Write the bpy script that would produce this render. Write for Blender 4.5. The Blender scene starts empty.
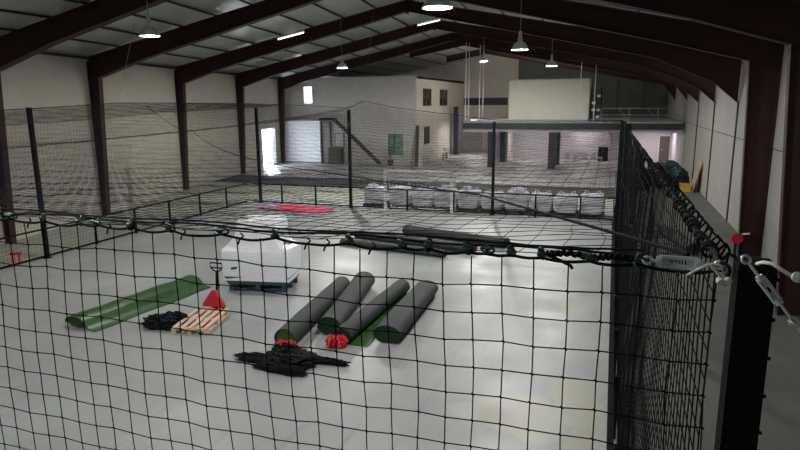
import bpy, bmesh, math, random
import numpy as np
from mathutils import Vector, Matrix, noise as mnoise
random.seed(7); rng = np.random.default_rng(5)
scn = bpy.context.scene
COL = scn.collection
PI = math.pi

# ------------------------------------------------------------------ camera
F = 610.0; CAMH = 5.0
a = Vector((215, -124, F)).normalized()
by = (F*F + 215*24)/124
b = Vector((24, by, F)).normalized()
Yc = a; Zc = -b; Xc = Yc.cross(Zc)
def w(v): return Vector((Xc.dot(v), Yc.dot(v), Zc.dot(v)))
cd = bpy.data.cameras.new('camera'); cam = bpy.data.objects.new('camera', cd); COL.objects.link(cam)
r_, u_, k_ = w(Vector((1, 0, 0))), w(Vector((0, -1, 0))), w(Vector((0, 0, -1)))
m = Matrix(((r_.x, u_.x, k_.x, 0), (r_.y, u_.y, k_.y, 0), (r_.z, u_.z, k_.z, CAMH), (0, 0, 0, 1)))
cam.matrix_world = m
cd.sensor_width = 36; cd.lens = F/800*36; cd.clip_start = 0.05; cd.clip_end = 300
scn.camera = cam

# ------------------------------------------------------------------ materials
def mat(name, color, rough=.6, metal=0, var=.12, scale=4, bump=0, spec=.5, emit=None, estr=0, color2=None, stretch=None):
    M = bpy.data.materials.new(name); M.use_nodes = True
    nt = M.node_tree; N = nt.nodes; L = nt.links
    p = N['Principled BSDF']
    p.inputs['Roughness'].default_value = rough; p.inputs['Metallic'].default_value = metal
    p.inputs['Specular IOR Level'].default_value = spec
    c = Vector(color[:3])
    if var > 0 or color2:
        tc = N.new('ShaderNodeTexCoord'); mp = N.new('ShaderNodeMapping')
        if stretch: mp.inputs['Scale'].default_value = stretch
        nz = N.new('ShaderNodeTexNoise'); nz.inputs['Scale'].default_value = scale; nz.inputs['Detail'].default_value = 5
        rp = N.new('ShaderNodeValToRGB')
        c1 = c*(1-var); c2 = Vector(color2[:3]) if color2 else c*(1+var)
        rp.color_ramp.elements[0].position = .3; rp.color_ramp.elements[1].position = .7
        rp.color_ramp.elements[0].color = (*c1, 1); rp.color_ramp.elements[1].color = (*c2, 1)
        L.new(tc.outputs['Object'], mp.inputs['Vector']); L.new(mp.outputs['Vector'], nz.inputs['Vector'])
        L.new(nz.outputs['Fac'], rp.inputs['Fac']); L.new(rp.outputs['Color'], p.inputs['Base Color'])
        if bump:
            bp = N.new('ShaderNodeBump'); bp.inputs['Strength'].default_value = bump
            L.new(nz.outputs['Fac'], bp.inputs['Height']); L.new(bp.outputs['Normal'], p.inputs['Normal'])
    else:
        p.inputs['Base Color'].default_value = (*c, 1)
    if emit:
        p.inputs['Emission Color'].default_value = (*emit, 1); p.inputs['Emission Strength'].default_value = estr
    return M

def floor_mat(name, color, reflect_tint, reflect_spots, rough, tile=0, streak=True):
    M = bpy.data.materials.new(name); M.use_nodes = True
    nt = M.node_tree; N = nt.nodes; L = nt.links; p = N['Principled BSDF']
    tc = N.new('ShaderNodeTexCoord')
    def nz(scale, detail=6, dist=0, off=(0, 0, 0), sc=(1, 1, 1)):
        mp = N.new('ShaderNodeMapping'); mp.inputs['Location'].default_value = off; mp.inputs['Scale'].default_value = sc
        n = N.new('ShaderNodeTexNoise'); n.inputs['Scale'].default_value = scale; n.inputs['Detail'].default_value = detail
        n.inputs['Distortion'].default_value = dist
        L.new(tc.outputs['Object'], mp.inputs['Vector']); L.new(mp.outputs['Vector'], n.inputs['Vector']); return n.outputs['Fac']
    def ramp(f, p0, p1, v0, v1):
        r = N.new('ShaderNodeMapRange'); r.inputs['From Min'].default_value = p0; r.inputs['From Max'].default_value = p1
        r.inputs['To Min'].default_value = v0; r.inputs['To Max'].default_value = v1
        L.new(f, r.inputs['Value']); return r.outputs['Result']
    def mix(fac, c1, c2):
        x = N.new('ShaderNodeMix'); x.data_type = 'RGBA'
        if isinstance(fac, float): x.inputs['Factor'].default_value = fac
        else: L.new(fac, x.inputs['Factor'])
        for s, c in (('A', c1), ('B', c2)):
            i = [q for q in x.inputs if q.name == s and q.type == 'RGBA'][0]
            if isinstance(c, tuple): i.default_value = (*c, 1)
            else: L.new(c, i)
        return [q for q in x.outputs if q.type == 'RGBA'][0]
    d = tuple(x*.8 for x in color)
    c = mix(ramp(nz(.5), .35, .65, 0, 1), d, color)
    c = mix(ramp(nz(6, 8), .55, .8, 0, .4), c, tuple(x*.6 for x in color))
    if streak:   # tyre marks and scratches
        c = mix(ramp(nz(1.3, 3, .6, (3, 1, 0), (3.5, .35, 1)), .62, .7, 0, .22), c, tuple(x*.45 for x in color))
    if reflect_tint:
        # ragged yellowish spots: lamp reflections painted into the floor colour
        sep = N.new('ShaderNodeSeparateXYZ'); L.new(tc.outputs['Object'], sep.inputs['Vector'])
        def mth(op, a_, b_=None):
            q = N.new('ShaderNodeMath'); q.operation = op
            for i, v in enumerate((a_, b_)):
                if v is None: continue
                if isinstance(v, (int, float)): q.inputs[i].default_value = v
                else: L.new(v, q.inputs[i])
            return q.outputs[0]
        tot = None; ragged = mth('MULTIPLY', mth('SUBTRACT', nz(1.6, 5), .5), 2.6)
        for (sx, sy, rx, ry) in reflect_spots:
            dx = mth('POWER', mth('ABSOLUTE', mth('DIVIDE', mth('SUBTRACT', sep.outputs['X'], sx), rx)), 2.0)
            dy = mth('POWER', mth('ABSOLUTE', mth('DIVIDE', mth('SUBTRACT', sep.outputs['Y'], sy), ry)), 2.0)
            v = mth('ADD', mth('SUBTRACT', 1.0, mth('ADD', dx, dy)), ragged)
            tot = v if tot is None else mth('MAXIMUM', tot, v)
        c = mix(ramp(tot, -.1, .35, 0, .42), c, reflect_tint)
    if tile:
        br = N.new('ShaderNodeTexBrick'); br.offset = 0; br.inputs['Scale'].default_value = 1
        br.inputs['Brick Width'].default_value = tile; br.inputs['Row Height'].default_value = tile; br.inputs['Mortar Size'].default_value = .05
        br.inputs['Color1'].default_value = (1, 1, 1, 1); br.inputs['Color2'].default_value = (.9, .9, .9, 1); br.inputs['Mortar'].default_value = (.45, .45, .45, 1)
        L.new(tc.outputs['Object'], br.inputs['Vector'])
        x = N.new('ShaderNodeMix'); x.data_type = 'RGBA'; x.blend_type = 'MULTIPLY'; x.inputs['Factor'].default_value = 1
        ii = [q for q in x.inputs if q.type == 'RGBA']; L.new(c, ii[0]); L.new(br.outputs['Color'], ii[1])
        c = [q for q in x.outputs if q.type == 'RGBA'][0]
    L.new(c, p.inputs['Base Color'])
    L.new(ramp(nz(.9), .3, .7, rough-.08, rough+.12), p.inputs['Roughness'])
    return M

M = {}
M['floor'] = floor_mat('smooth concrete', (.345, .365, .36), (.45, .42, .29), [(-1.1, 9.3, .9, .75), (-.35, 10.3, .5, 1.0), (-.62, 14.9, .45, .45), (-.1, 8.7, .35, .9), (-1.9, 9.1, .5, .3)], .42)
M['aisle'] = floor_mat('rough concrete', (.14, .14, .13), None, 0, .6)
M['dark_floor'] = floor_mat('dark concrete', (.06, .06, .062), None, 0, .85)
M['lane'] = floor_mat('green grey concrete', (.38, .40, .33), None, 0, .7)
M['tiles'] = floor_mat('grey floor tiles', (.50, .48, .47), None, 0, .5, tile=.9, streak=False)
M['precast'] = mat('beige precast panels', (.43, .405, .345), .85, var=.06, scale=1.2, bump=.05)
M['precast_r'] = mat('grey precast panels', (.30, .295, .265), .85, var=.06, scale=1.2, bump=.05)
M['seam'] = mat('panel seam', (.06, .055, .05), .9, var=0)
M['plaster'] = mat('cream plaster', (.62, .58, .50), .8, var=.05, scale=2)
M['plaster_grey'] = mat('warm grey plaster', (.46, .43, .40), .8, var=.06, scale=2)
M['lilac'] = mat('pale plaster', (.50, .46, .485), .8, var=.04, scale=2)
M['roof'] = mat('grey green roof panels', (.42, .45, .43), .32, var=.1, scale=.8, stretch=(1, .15, 1))
M['purlin'] = mat('dark purlin', (.035, .03, .03), .6, var=0)
M['steel'] = mat('oxide red steel', (.036, .012, .013), .6, spec=.3, var=.15, scale=3)
M['black'] = mat('black painted steel', (.007, .0095, .0095), .8, var=.1, spec=.05)
M['navy'] = mat('dark navy paint', (.015, .018, .028), .5, var=.1)
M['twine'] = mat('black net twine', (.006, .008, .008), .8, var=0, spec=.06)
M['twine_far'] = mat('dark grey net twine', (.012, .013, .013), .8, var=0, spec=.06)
M['rope'] = mat('black rope', (.006, .009, .0085), .85, var=.2, scale=60, spec=.15)
M['clip'] = mat('dark green plastic', (.008, .05, .043), .45, var=.15, scale=30)
M['zinc'] = mat('zinc plated steel', (.60, .66, .72), .35, .55, var=.08, scale=20)
M['whitecord'] = mat('white cord', (.62, .62, .58), .8, var=.1, scale=50)
M['wood'] = mat('pale pine', (.62, .47, .34), .7, var=.15, scale=8, stretch=(1, 6, 6))
M['ply'] = mat('plywood board', (.36, .28, .19), .7, var=.15, scale=5)
M['red'] = mat('red paint', (.55, .012, .025), .5, var=.1)
M['redcloth'] = mat('red sheet', (.62, .03, .09), .7, var=.2, scale=3, bump=.3)
M['turfback'] = mat('dark grey turf backing', (.027, .034, .031), .7, var=.18, scale=14, bump=.15, stretch=(1, 4, 4))
M['turf'] = mat('green artificial turf', (.035, .115, .018), .75, var=.3, scale=60, bump=.5)
M['turfshiny'] = mat('green turf underside', (.03, .12, .022), .5, var=.2, scale=8, bump=.2)
M['turfsheet'] = mat('green turf sheet', (.02, .075, .014), .42, var=.25, scale=10, bump=.2)
M['turfdark'] = mat('dark green turf', (.012, .045, .012), .9, var=.3, scale=60, bump=.5)
M['film'] = mat('white stretch film', (.88, .91, .96), .3, var=.05, scale=3, bump=.25, stretch=(1, 1, 7))
M['bag'] = mat('white woven bag', (.62, .63, .69), .7, var=.1, scale=4, bump=.4)
M['white'] = mat('white paint', (.75, .75, .75), .4, var=.03)
M['bluewood'] = mat('blue painted wood', (.02, .065, .15), .6, var=.15)
M['darkwood'] = mat('dark weathered wood', (.07, .055, .045), .8, var=.2)
M['tarp'] = mat('dark teal tarpaulin', (.012, .035, .045), .55, var=.25, scale=4, bump=.3)
M['yellow'] = mat('yellow plastic', (.62, .33, .02), .5, var=.1)
M['brown'] = mat('brown door', (.10, .07, .06), .6, var=.15)
M['glass_dark'] = mat('dark window glass', (.03, .035, .03), .12, var=.1, scale=2)
M['glass_reflect'] = mat('glass with green reflection', (.16, .26, .17), .15, var=.35, scale=3)  # green reflection painted into the pane colour
M['alu'] = mat('spun aluminium', (.62, .63, .64), .35, .8, var=.05)
M['lampglow'] = mat('lamp glow', (1, 1, 1), .5, var=0, emit=(1, .98, .95), estr=14)
M['lampweak'] = mat('weak lamp glow', (.8, .8, .8), .5, var=0, emit=(1, .98, .95), estr=.8)
M['tube'] = mat('fluorescent tube', (1, 1, 1), .5, var=0, emit=(.9, .95, 1), estr=3)
M['rug'] = mat('grey metal', (.3, .3, .31), .5, .5, var=.1)
M['leaf'] = mat('plant leaves', (.02, .06, .015), .6, var=.3, scale=20)
M['whiteboard'] = mat('white board', (.82, .85, .92), .5, var=.03)

# ------------------------------------------------------------------ helpers
def link(name, me, m, parent=None):
    o = bpy.data.objects.new(name, me); COL.objects.link(o)
    if m is not None: me.materials.append(m)
    if parent is not None:
        o.parent = parent
        me.transform(Matrix.Translation(-parent.location))
    return o
def obj(name, bm, m, parent=None, smooth=False):
    bmesh.ops.recalc_face_normals(bm, faces=bm.faces)
    me = bpy.data.meshes.new(name); bm.to_mesh(me); bm.free()
    if smooth:
        for p in me.polygons: p.use_smooth = True
        me.set_sharp_from_angle(angle=math.radians(42))
    return link(name, me, m, parent)
def tag(o, label=None, cat=None, group=None, kind=None):
    if label: o['label'] = label
    if cat: o['category'] = cat
    if group: o['group'] = group
    if kind: o['kind'] = kind
    return o
def thing(name, label, cat, loc=(0, 0, 0), group=None):
    o = bpy.data.objects.new(name, None); COL.objects.link(o); o.location = loc; o.empty_display_size = .2
    return tag(o, label, cat, group)
def struct(name, bm, m, parent=None, smooth=False):
    o = obj(name, bm, m, parent, smooth)
    if parent is None: o['kind'] = 'structure'
    return o
def BM(): return bmesh.new()
def box(bm, x0, x1, y0, y1, z0, z1, bevel=0):
    r = bmesh.ops.create_cube(bm, size=1)
    vs = r['verts']
    for v in vs:
        v.co = Vector((x0+(v.co.x+.5)*(x1-x0), y0+(v.co.y+.5)*(y1-y0), z0+(v.co.z+.5)*(z1-z0)))
    if bevel:
        es = list({e for v in vs for e in v.link_edges})
        bmesh.ops.bevel(bm, geom=es, offset=bevel, segments=2, affect='EDGES')
    return vs
def hexa(bm, pts):           # 8 pts: bottom 4 ccw, top 4 ccw
    v = [bm.verts.new(p) for p in pts]
    for f in ((3, 2, 1, 0), (4, 5, 6, 7), (0, 1, 5, 4), (1, 2, 6, 5), (2, 3, 7, 6), (3, 0, 4, 7)):
        bm.faces.new([v[i] for i in f])
    return v
def bar(bm, p0, p1, wx, wz, up=(0, 0, 1)):     # rectangular bar between two points
    p0 = Vector(p0); p1 = Vector(p1); d = (p1-p0).normalized(); u = Vector(up)
    s = d.cross(u)
    if s.length < 1e-4: s = d.cross(Vector((0, 1, 0)))
    s.normalize(); u = s.cross(d).normalized(); s *= wx/2; u *= wz/2
    hexa(bm, [p0-s-u, p0+s-u, p1+s-u, p1-s-u, p0-s+u, p0+s+u, p1+s+u, p1-s+u])
def plate(bm, poly, th, n):                    # thick polygon
    n = Vector(n).normalized()*th/2
    A = [bm.verts.new(Vector(p)-n) for p in poly]; B = [bm.verts.new(Vector(p)+n) for p in poly]
    bm.faces.new(A[::-1]); bm.faces.new(B); k = len(poly)
    for i in range(k): bm.faces.new([A[i], A[(i+1) % k], B[(i+1) % k], B[i]])
def tube_np(lines, rad, sides=3, seed=0):
    V = []; Q = []; off = 0
    ang = np.arange(sides)/sides*2*PI+.4
    for P in lines:
        P = np.asarray(P, float); n = len(P)
        if n < 2: continue
        T = np.gradient(P, axis=0); T /= np.linalg.norm(T, axis=1)[:, None]+1e-12
        ref = np.array([0, 0, 1.]) if abs(T.mean(0)[2]) < .8*np.linalg.norm(T.mean(0))+1e-9 else np.array([1., 0, 0])
        S = np.cross(T, ref); S /= np.linalg.norm(S, axis=1)[:, None]+1e-12
        U = np.cross(S, T)
        r = np.broadcast_to(np.asarray(rad, float), (n,)) if np.ndim(rad) <= 1 and (np.ndim(rad) == 0 or len(rad) == n) else rad
        ring = P[:, None, :]+r[:, None, None]*(np.cos(ang)[None, :, None]*S[:, None, :]+np.sin(ang)[None, :, None]*U[:, None, :])
        V.append(ring.reshape(-1, 3))
        i = np.arange(n-1)[:, None]*sides; j = np.arange(sides)[None, :]; j2 = (j+1) % sides
        q = np.stack([i+j, i+j2, i+sides+j2, i+sides+j], -1).reshape(-1, 4)+off
        Q.append(q); off += n*sides
    return np.concatenate(V), np.concatenate(Q)
def np_mesh(name, V, Q, m, parent=None, smooth=True):
    me = bpy.data.meshes.new(name)
    me.vertices.add(len(V)); me.vertices.foreach_set('co', V.astype(np.float32).ravel())
    me.loops.add(len(Q)*4); me.loops.foreach_set('vertex_index', Q.astype(np.int32).ravel())
    me.polygons.add(len(Q)); me.polygons.foreach_set('loop_start', np.arange(len(Q), dtype=np.int32)*4)
    me.polygons.foreach_set('loop_total', np.full(len(Q), 4, np.int32))
    me.polygons.foreach_set('use_smooth', np.full(len(Q), smooth))
    me.update(calc_edges=True)
    return link(name, me, m, parent)
def tubes(name, lines, rad, m, parent=None, sides=6):
    V, Q = tube_np(lines, rad, sides); return np_mesh(name, V, Q, m, parent)
def tube(bm, p0, p1, r0, r1=None, seg=10):
    r1 = r0 if r1 is None else r1
    p0 = Vector(p0); p1 = Vector(p1); d = p1-p0
    mtx = Matrix.Translation((p0+p1)/2) @ d.to_track_quat('Z', 'Y').to_matrix().to_4x4()
    bmesh.ops.create_cone(bm, cap_ends=True, segments=seg, radius1=r0, radius2=r1, depth=d.length, matrix=mtx)
def lathe(bm, prof, c, seg=20):
    rings = []
    for r, z in prof:
        rings.append([bm.verts.new((c[0]+r*math.cos(2*PI*i/seg), c[1]+r*math.sin(2*PI*i/seg), c[2]+z)) for i in range(seg)])
    for A, B in zip(rings, rings[1:]):
        for i in range(seg): bm.faces.new([A[i], A[(i+1) % seg], B[(i+1) % seg], B[i]])
    return rings
def sweep(bm, sections, closed=True, caps=True):    # list of equal-length loops
    R = [[bm.verts.new(p) for p in s] for s in sections]; n = len(R[0])
    for A, B in zip(R, R[1:]):
        for i in range(n if closed else n-1): bm.faces.new([A[i], A[(i+1) % n], B[(i+1) % n], B[i]])
    if caps and closed:
        bm.faces.new(R[0][::-1]); bm.faces.new(R[-1])
    return R

# ------------------------------------------------------------------ hall shell
XR = 4.75; YB = 64.0; YF = -9.0
def XL(Y): return float(np.interp(Y, [-9, 16.2, 31, 47.5], [-21, -21, -24.3, -27]))
def XM(Y): return (XL(Y)+XR)/2
ZL, ZM, ZR = 7.2, 9.95, 7.0
def roof_z(X, Y):
    xm = XM(Y)
    return ZL+(ZM-ZL)*(X-XL(Y))/(xm-XL(Y)) if X < xm else ZM+(ZR-ZM)*(X-xm)/(XR-xm)

def floor_poly(pts, m, z=0):
    bm = BM(); plate(bm, [(x, y, z-.15) for x, y in pts], .3, (0, 0, 1)); return struct('floor', bm, m)
CX0, CX1, CY0, CY1 = -17.65, .3, 2.0, 27.0
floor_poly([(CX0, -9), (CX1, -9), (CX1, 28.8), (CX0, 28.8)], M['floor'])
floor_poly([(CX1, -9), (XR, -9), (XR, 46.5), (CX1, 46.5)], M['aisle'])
floor_poly([(CX0, -9), (CX0, 28.8), (XL(28.8)-.2, 28.8), (-21.2, 16.2), (-21.2, -9)], M['lane'])
floor_poly([(XL(28.8)-.2, 28.8), (CX1, 28.8), (CX1, 33.6), (XL(33.6)-.2, 33.6)], M['lane'])
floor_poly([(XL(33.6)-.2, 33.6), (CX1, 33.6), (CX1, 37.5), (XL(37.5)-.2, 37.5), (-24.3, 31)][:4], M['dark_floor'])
floor_poly([(XL(37.5)-.2, 37.5), (CX1, 37.5), (CX1, 46.5), (XR, 46.5), (XR, 64), (-27.2, 64), (-27.2, 47.5)], M['tiles'])

# left wall with the door opening
DY0, DY1, DZ = 42.1, 44.9, 3.05
bm = BM()
def wl_seg(y0, y1, z0, z1):
    T = .25
    hexa(bm, [(XL(y0)-T, y0, z0), (XL(y0), y0, z0), (XL(y1), y1, z0), (XL(y1)-T, y1, z0),
              (XL(y0)-T, y0, z1), (XL(y0), y0, z1), (XL(y1), y1, z1), (XL(y1)-T, y1, z1)])
for y0, y1 in ((-9, 16.2), (16.2, 31), (31, DY0), (DY1, 47.5)): wl_seg(y0, y1, 0, 7.35)
wl_seg(DY0, DY1, DZ, 7.35)
wall_left = struct('wall_left', bm, M['precast'])
bm = BM(); box(bm, XR, XR+.25, -9, 64, 0, 7.2); wall_right = struct('wall_right', bm, M['precast_r'])
# precast panel joints on the right wall
for z in (3.5,):
    bm = BM(); box(bm, XR-.012, XR+.01, -9, 52, z-.015, z+.015); struct('trim', bm, M['seam'])
# eave trim on the left wall
bm = BM()
for y0, y1 in ((-9, 16.2), (16.2, 31), (31, 47.5)):
    bar(bm, (XL(y0)+.06, y0, 7.05), (XL(y1)+.06, y1, 7.05), .12, .12)
struct('trim', bm, M['purlin'])
# gable wall at the far end
bm = BM(); plate(bm, [(-27, YB+.1, 0), (XR, YB+.1, 0), (XR+.2, YB+.1, 7.05), (XM(64), YB+.1, 10.08), (-27.2, YB+.1, 7.25)], .2, (0, 1, 0)); struct('wall_back', bm, M['plaster_grey'])
bm = BM(); box(bm, -15, -10.4, YB-.06, YB, 4.68, 5.43); struct('trim', bm, M['navy'])
bm = BM(); plate(bm, [(-9.4, YB-.03, 3.5), (XR-.02, YB-.03, 3.5), (XR-.02, YB-.03, 6.7), (-9.4, YB-.03, 9.3)], .05, (0, 1, 0)); struct('trim', bm, mat('dark gable cladding', (.085, .095, .09), .7, var=.15, scale=.8))
for x in (-3.2, .2, 2.6):
    bm = BM(); box(bm, x-.06, x+.06, YB-.1, YB-.055, 3.5, 7.0); struct('trim', bm, M['seam'])
# wall behind the camera
bm = BM(); plate(bm, [(-21, YF-.1, 0), (XR, YF-.1, 0), (XR, YF-.1, 7), (XM(-9), YF-.1, 9.9), (-21, YF-.1, 7.2)], .2, (0, 1, 0)); struct('wall_front', bm, M['precast'])

# roof
bm = BM()
ys = [-9, 16.2, 31, 47.5, 64.2]
def xl2(Y): return XL(Y)-.25
for side in (0, 1):
    for y0, y1 in zip(ys, ys[1:]):
        A = [(xl2(y0), y0, ZL-.05), (XM(y0), y0, ZM), (XM(y1), y1, ZM), (xl2(y1), y1, ZL-.05)] if side == 0 else \
            [(XM(y0), y0, ZM), (XR+.25, y0, ZR-.06), (XR+.25, y1, ZR-.06), (XM(y1), y1, ZM)]
        hexa(bm, A+[(x, y, z+.2) for x, y, z in A])
struct('ceiling', bm, M['roof'])
for side in (0, 1):
    for i in range(1, 9):
        f = i/8
        bm = BM()
        for y0, y1 in zip(ys, ys[1:]):
            P = []
            for y in (y0, y1):
                if side == 0: x = XL(y)+f*(XM(y)-XL(y))
                else: x = XM(y)+(f-.06)*(XR-XM(y))
                P.append((x, y, roof_z(x, y)-.04))
            bar(bm, P[0], P[1], .07, .07)
        struct('trim', bm, M['purlin'])

# ------------------------------------------------------------------ portal frames
portals = [(10.4, 10.0), (16.1, 16.0), (22.0, 22.0), (30.0, 28.3), (38.2, 34.5), (46.3, 40.8)]
plabel = ['dark red steel portal frame nearest the camera, crossing the roof overhead',
          'dark red portal frame whose left column stands at the left edge of the photo',
          'dark red portal frame with its left column second from the left edge',
          'dark red portal frame whose left column is third from the left, beyond the lamp',
          'dark red portal frame whose left column stands just before the bright doorway',
          'farthest dark red portal frame with its left column in the back corner']
def portal(i, yl, yr):
    xl = XL(yl)
    def P(x, z):
        t = (x-xl)/(XR-xl); return Vector((x, yl+(yr-yl)*t, z))
    n = (P(XR, 0)-P(xl, 0)).cross(Vector((0, 0, 1)))
    xm = (xl+XR)/2
    def rz(x): return (ZL+(ZM-ZL)*(x-xl)/(xm-xl) if x < xm else ZM+(ZR-ZM)*(x-xm)/(XR-xm))-.15
    t = thing('portal_frame', plabel[i], 'steel frame', P(xl, 0), 'dark red portal frames')
    def column(s):       # s=+1 left (inner side +x)
        x0 = xl+.02 if s > 0 else XR-.02
        wb, wt = (.27, .58) if s > 0 else ((.62, .86) if yr > 20 else (.8, 1.15))
        kz = 6.2
        bm = BM()
        plate(bm, [P(x0, 0), P(x0+s*wb, 0), P(x0+s*wt, kz), P(x0, kz)], .03, n)
        for q0, q1 in ((P(x0+s*wb, 0), P(x0+s*wt, kz)), (P(x0+s*.015, 0), P(x0+s*.015, 6.9))):
            bar(bm, q0, q1, .24, .03, up=(1, 0, 0))
        bar(bm, P(x0+s*.02, kz), P(x0+s*wt, kz), .3, .03)
        obj('column', bm, M['steel'], t)
    def rafter(s):
        x0 = xl+.05 if s > 0 else XR-.05
        bm = BM()
        if s < 0 and yr > 27: k0, k1, sx = 4.9, 5.7, x0-.9
        else: k0, k1, sx = 6.2, 6.2, x0+s*(.58 if s > 0 else (.86 if yr > 20 else 1.15))
        hx = x0+s*3.2
        hz = rz(hx)-.75
        mz = rz(xm)-.5
        top = [P(x0, rz(x0)), P(xm, rz(xm))]
        low = [P(xm, mz), P(hx, hz), P(sx, k1), P(x0, k0)]
        plate(bm, top+low, .03, n)
        for q0, q1 in zip(low, low[1:]): bar(bm, q0, q1, .34, .03)
        bar(bm, top[0], top[1], .34, .03)
        obj('rafter', bm, M['steel'], t)
    column(1)
    if yr < 27: column(-1)
    else:
        bm = BM(); box(bm, XR-.05, XR-.005, yr-.07, yr+.07, 0, 4.95); obj('column', bm, M['purlin'], t)
    rafter(1); rafter(-1)
    bm = BM(); plate(bm, [P(xm, rz(xm)-.02), P(xm+.001, rz(xm)-.02), P(xm+.001, rz(xm)-.62), P(xm, rz(xm)-.62)], .34, n)
    bar(bm, P(xm, rz(xm)), P(xm, rz(xm)-.62), .34, .05, up=(1, 0, 0)); obj('ridge_plate', bm, M['steel'], t)
for i, (yl, yr) in enumerate(portals): portal(i, yl, yr)
# rafters past the building (no left column there)
for yr, lab in ((47.2, 'dark red roof rafter pair above the mezzanine front'), (56, 'dark red roof rafter pair deep over the mezzanine, next to the gable')):
    t = thing('roof_rafter', lab, 'steel frame', (-13, yr, 0), 'far roof rafters')
    for xa, xb in ((-15.5 if yr < 50 else -14.8, XM(60)), (XM(60), XR-.05)):
        bm = BM(); za, zb = roof_z(xa, yr)-.16, roof_z(xb, yr)-.16
        plate(bm, [(xa, yr, za), (xb, yr, zb), (xb, yr, zb-.55 if xb < 0 else 5.0), (xb-1 if xb > 0 else xb, yr, roof_z(xb-1, yr)-.9 if xb > 0 else zb-.55), (xa, yr, za-.55)], .03, (0, 1, 0))
        bar(bm, (xa, yr, za-.55), (xb-1 if xb > 0 else xb, yr, roof_z(xb-1, yr)-.9 if xb > 0 else zb-.55), .34, .03)
        obj('rafter', bm, M['steel'], t)

# ------------------------------------------------------------------ lamps
def pendant(x, y, z, label, glow=True, power=300, size=.25):
    t = thing('pendant_lamp', label, 'lamp', (x, y, z), 'aluminium high bay lamps')
    bm = BM()
    s = size/.25
    lathe(bm, [(.02*s, .37*s), (.07*s, .36*s), (.075*s, .25*s), (.11*s, .235*s), (.17*s, .19*s), (.22*s, .12*s), (.25*s, .05*s), (.262*s, 0), (.275*s, -.006), (.275*s, .004), (.252*s, .012*s), (.24*s, .05*s), (.21*s, .115*s), (.16*s, .18*s), (.08*s, .225*s), (.01*s, .23*s)], (x, y, z))
    obj('lamp_shade', bm, M['alu'], t, True)
    bm = BM(); tube(bm, (x, y, z+.37*s), (x, y, z+.56*s), .06*s, .05*s); obj('ballast', bm, M['alu'], t)
    bm = BM(); tube(bm, (x, y, z+.56*s), (x, y, roof_z(x, y)-.02), .012, seg=6); obj('hanger', bm, M['rug'], t)
    bm = BM(); bmesh.ops.create_circle(bm, cap_ends=True, segments=20, radius=.215*s, matrix=Matrix.Translation((x, y, z+.11)))
    obj('lamp_lens', bm, M['lampglow' if glow else 'lampweak'], t)
    if power:
        ld = bpy.data.lights.new('lamp_light', 'POINT'); ld.energy = power; ld.shadow_soft_size = .06
        ld.color = (1, .985, .95)
        lo = bpy.data.objects.new('lamp_light', ld); COL.objects.link(lo); lo.parent = t; lo.location = (0, 0, .035)
R = math.radians
LP = 780
pendant(-12.3, 14.4, 6.87, 'bell shaped aluminium lamp hanging nearest the left wall, upper left', True, LP)
pendant(-3.1, 11.06, 6.66, 'large bright bell lamp cut by the top edge of the photo', True, LP)
pendant(-13.0, 28.8, 6.72, 'bell lamp hanging in front of the left rear building', True, LP*2.3)
pendant(-2.9, 19.9, 6.59, 'lit bell lamp hanging above the white mezzanine box', True, LP*1.15)
pendant(-7.9, 39.0, 7.5, 'smallest lit bell lamp, beside the hanging rods near the gable', True, LP*2.0)
pendant(-3.1, 32.2, 6.74, 'dim bell lamp, rightmost of those over the mezzanine', False, LP*1.5)
pendant(-12.3, 2.5, 6.85, 'bell lamp overhead to the left, outside the photo', True, LP*1.25)
pendant(-4.1, 2.5, 6.85, 'bell lamp overhead behind the front net, outside the photo', True, LP*.7)
for (p0, p1, lab) in (((-14.95, 26, 7.92), (-13.6, 26, 8.17), 'thin fluorescent tube fixed under the left roof slope'), ((-10.35, 33, 9.1), (-9.1, 33, 9.32), 'bright fluorescent tube just below the roof ridge')):
    t = thing('tube_light', lab, 'lamp', p0)
    bm = BM(); tube(bm, p0, p1, .022); obj('tube', bm, M['tube'], t)
    bm = BM(); q0, q1 = Vector(p0)+Vector((0, 0, .07)), Vector(p1)+Vector((0, 0, .07)); bar(bm, q0, q1, .12, .06)
    for q in (q0, q1): tube(bm, q, (q.x, q.y, roof_z(q.x, q.y)), .01, seg=5)
    obj('fixture', bm, M['white'], t)

# ------------------------------------------------------------------ left rear building
bm = BM()
BY = 47.3; BX = -15.0; BH = 7.1
def wallbox(bm, x0, x1, y0, y1, holes, axis):
    # wall in x (axis=0, thickness in y) or in y (axis=1), with rectangular holes (a0,a1,z0,z1)
    lo, hi = (x0, x1) if axis == 0 else (y0, y1)
    cuts = sorted({lo, hi, *[h[0] for h in holes], *[h[1] for h in holes]})
    for c0, c1 in zip(cuts, cuts[1:]):
        zs = sorted([(h[2], h[3]) for h in holes if h[0] <= c0 and h[1] >= c1])
        z = 0
        for z0, z1 in zs+[(BH, BH)]:
            if z0 > z:
                if axis == 0: box(bm, c0, c1, y0, y1, z, z0)
                else: box(bm, x0, x1, c0, c1, z, z0)
            z = z1
wallbox(bm, -27, BX, BY, BY+.2, [(-25.0, -24.2, 5.0, 6.4), (-17.4, -16.1, .8, 2.5)], 0)
struct('wall_building_front', bm, M['plaster_grey'])
bm = BM()
wallbox(bm, BX-.2, BX, BY+.2, YB, [(49.2, 51.9, 4.7, 6.15), (54.4, 57.4, 4.7, 6.15), (49.5, 51.4, 1.5, 3.0)], 1)
struct('wall_building_side', bm, M['plaster'])
bm = BM(); box(bm, -27, BX, BY+.2, YB, BH-.2, BH-.02); struct('ceiling', bm, M['plaster_grey'])
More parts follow.
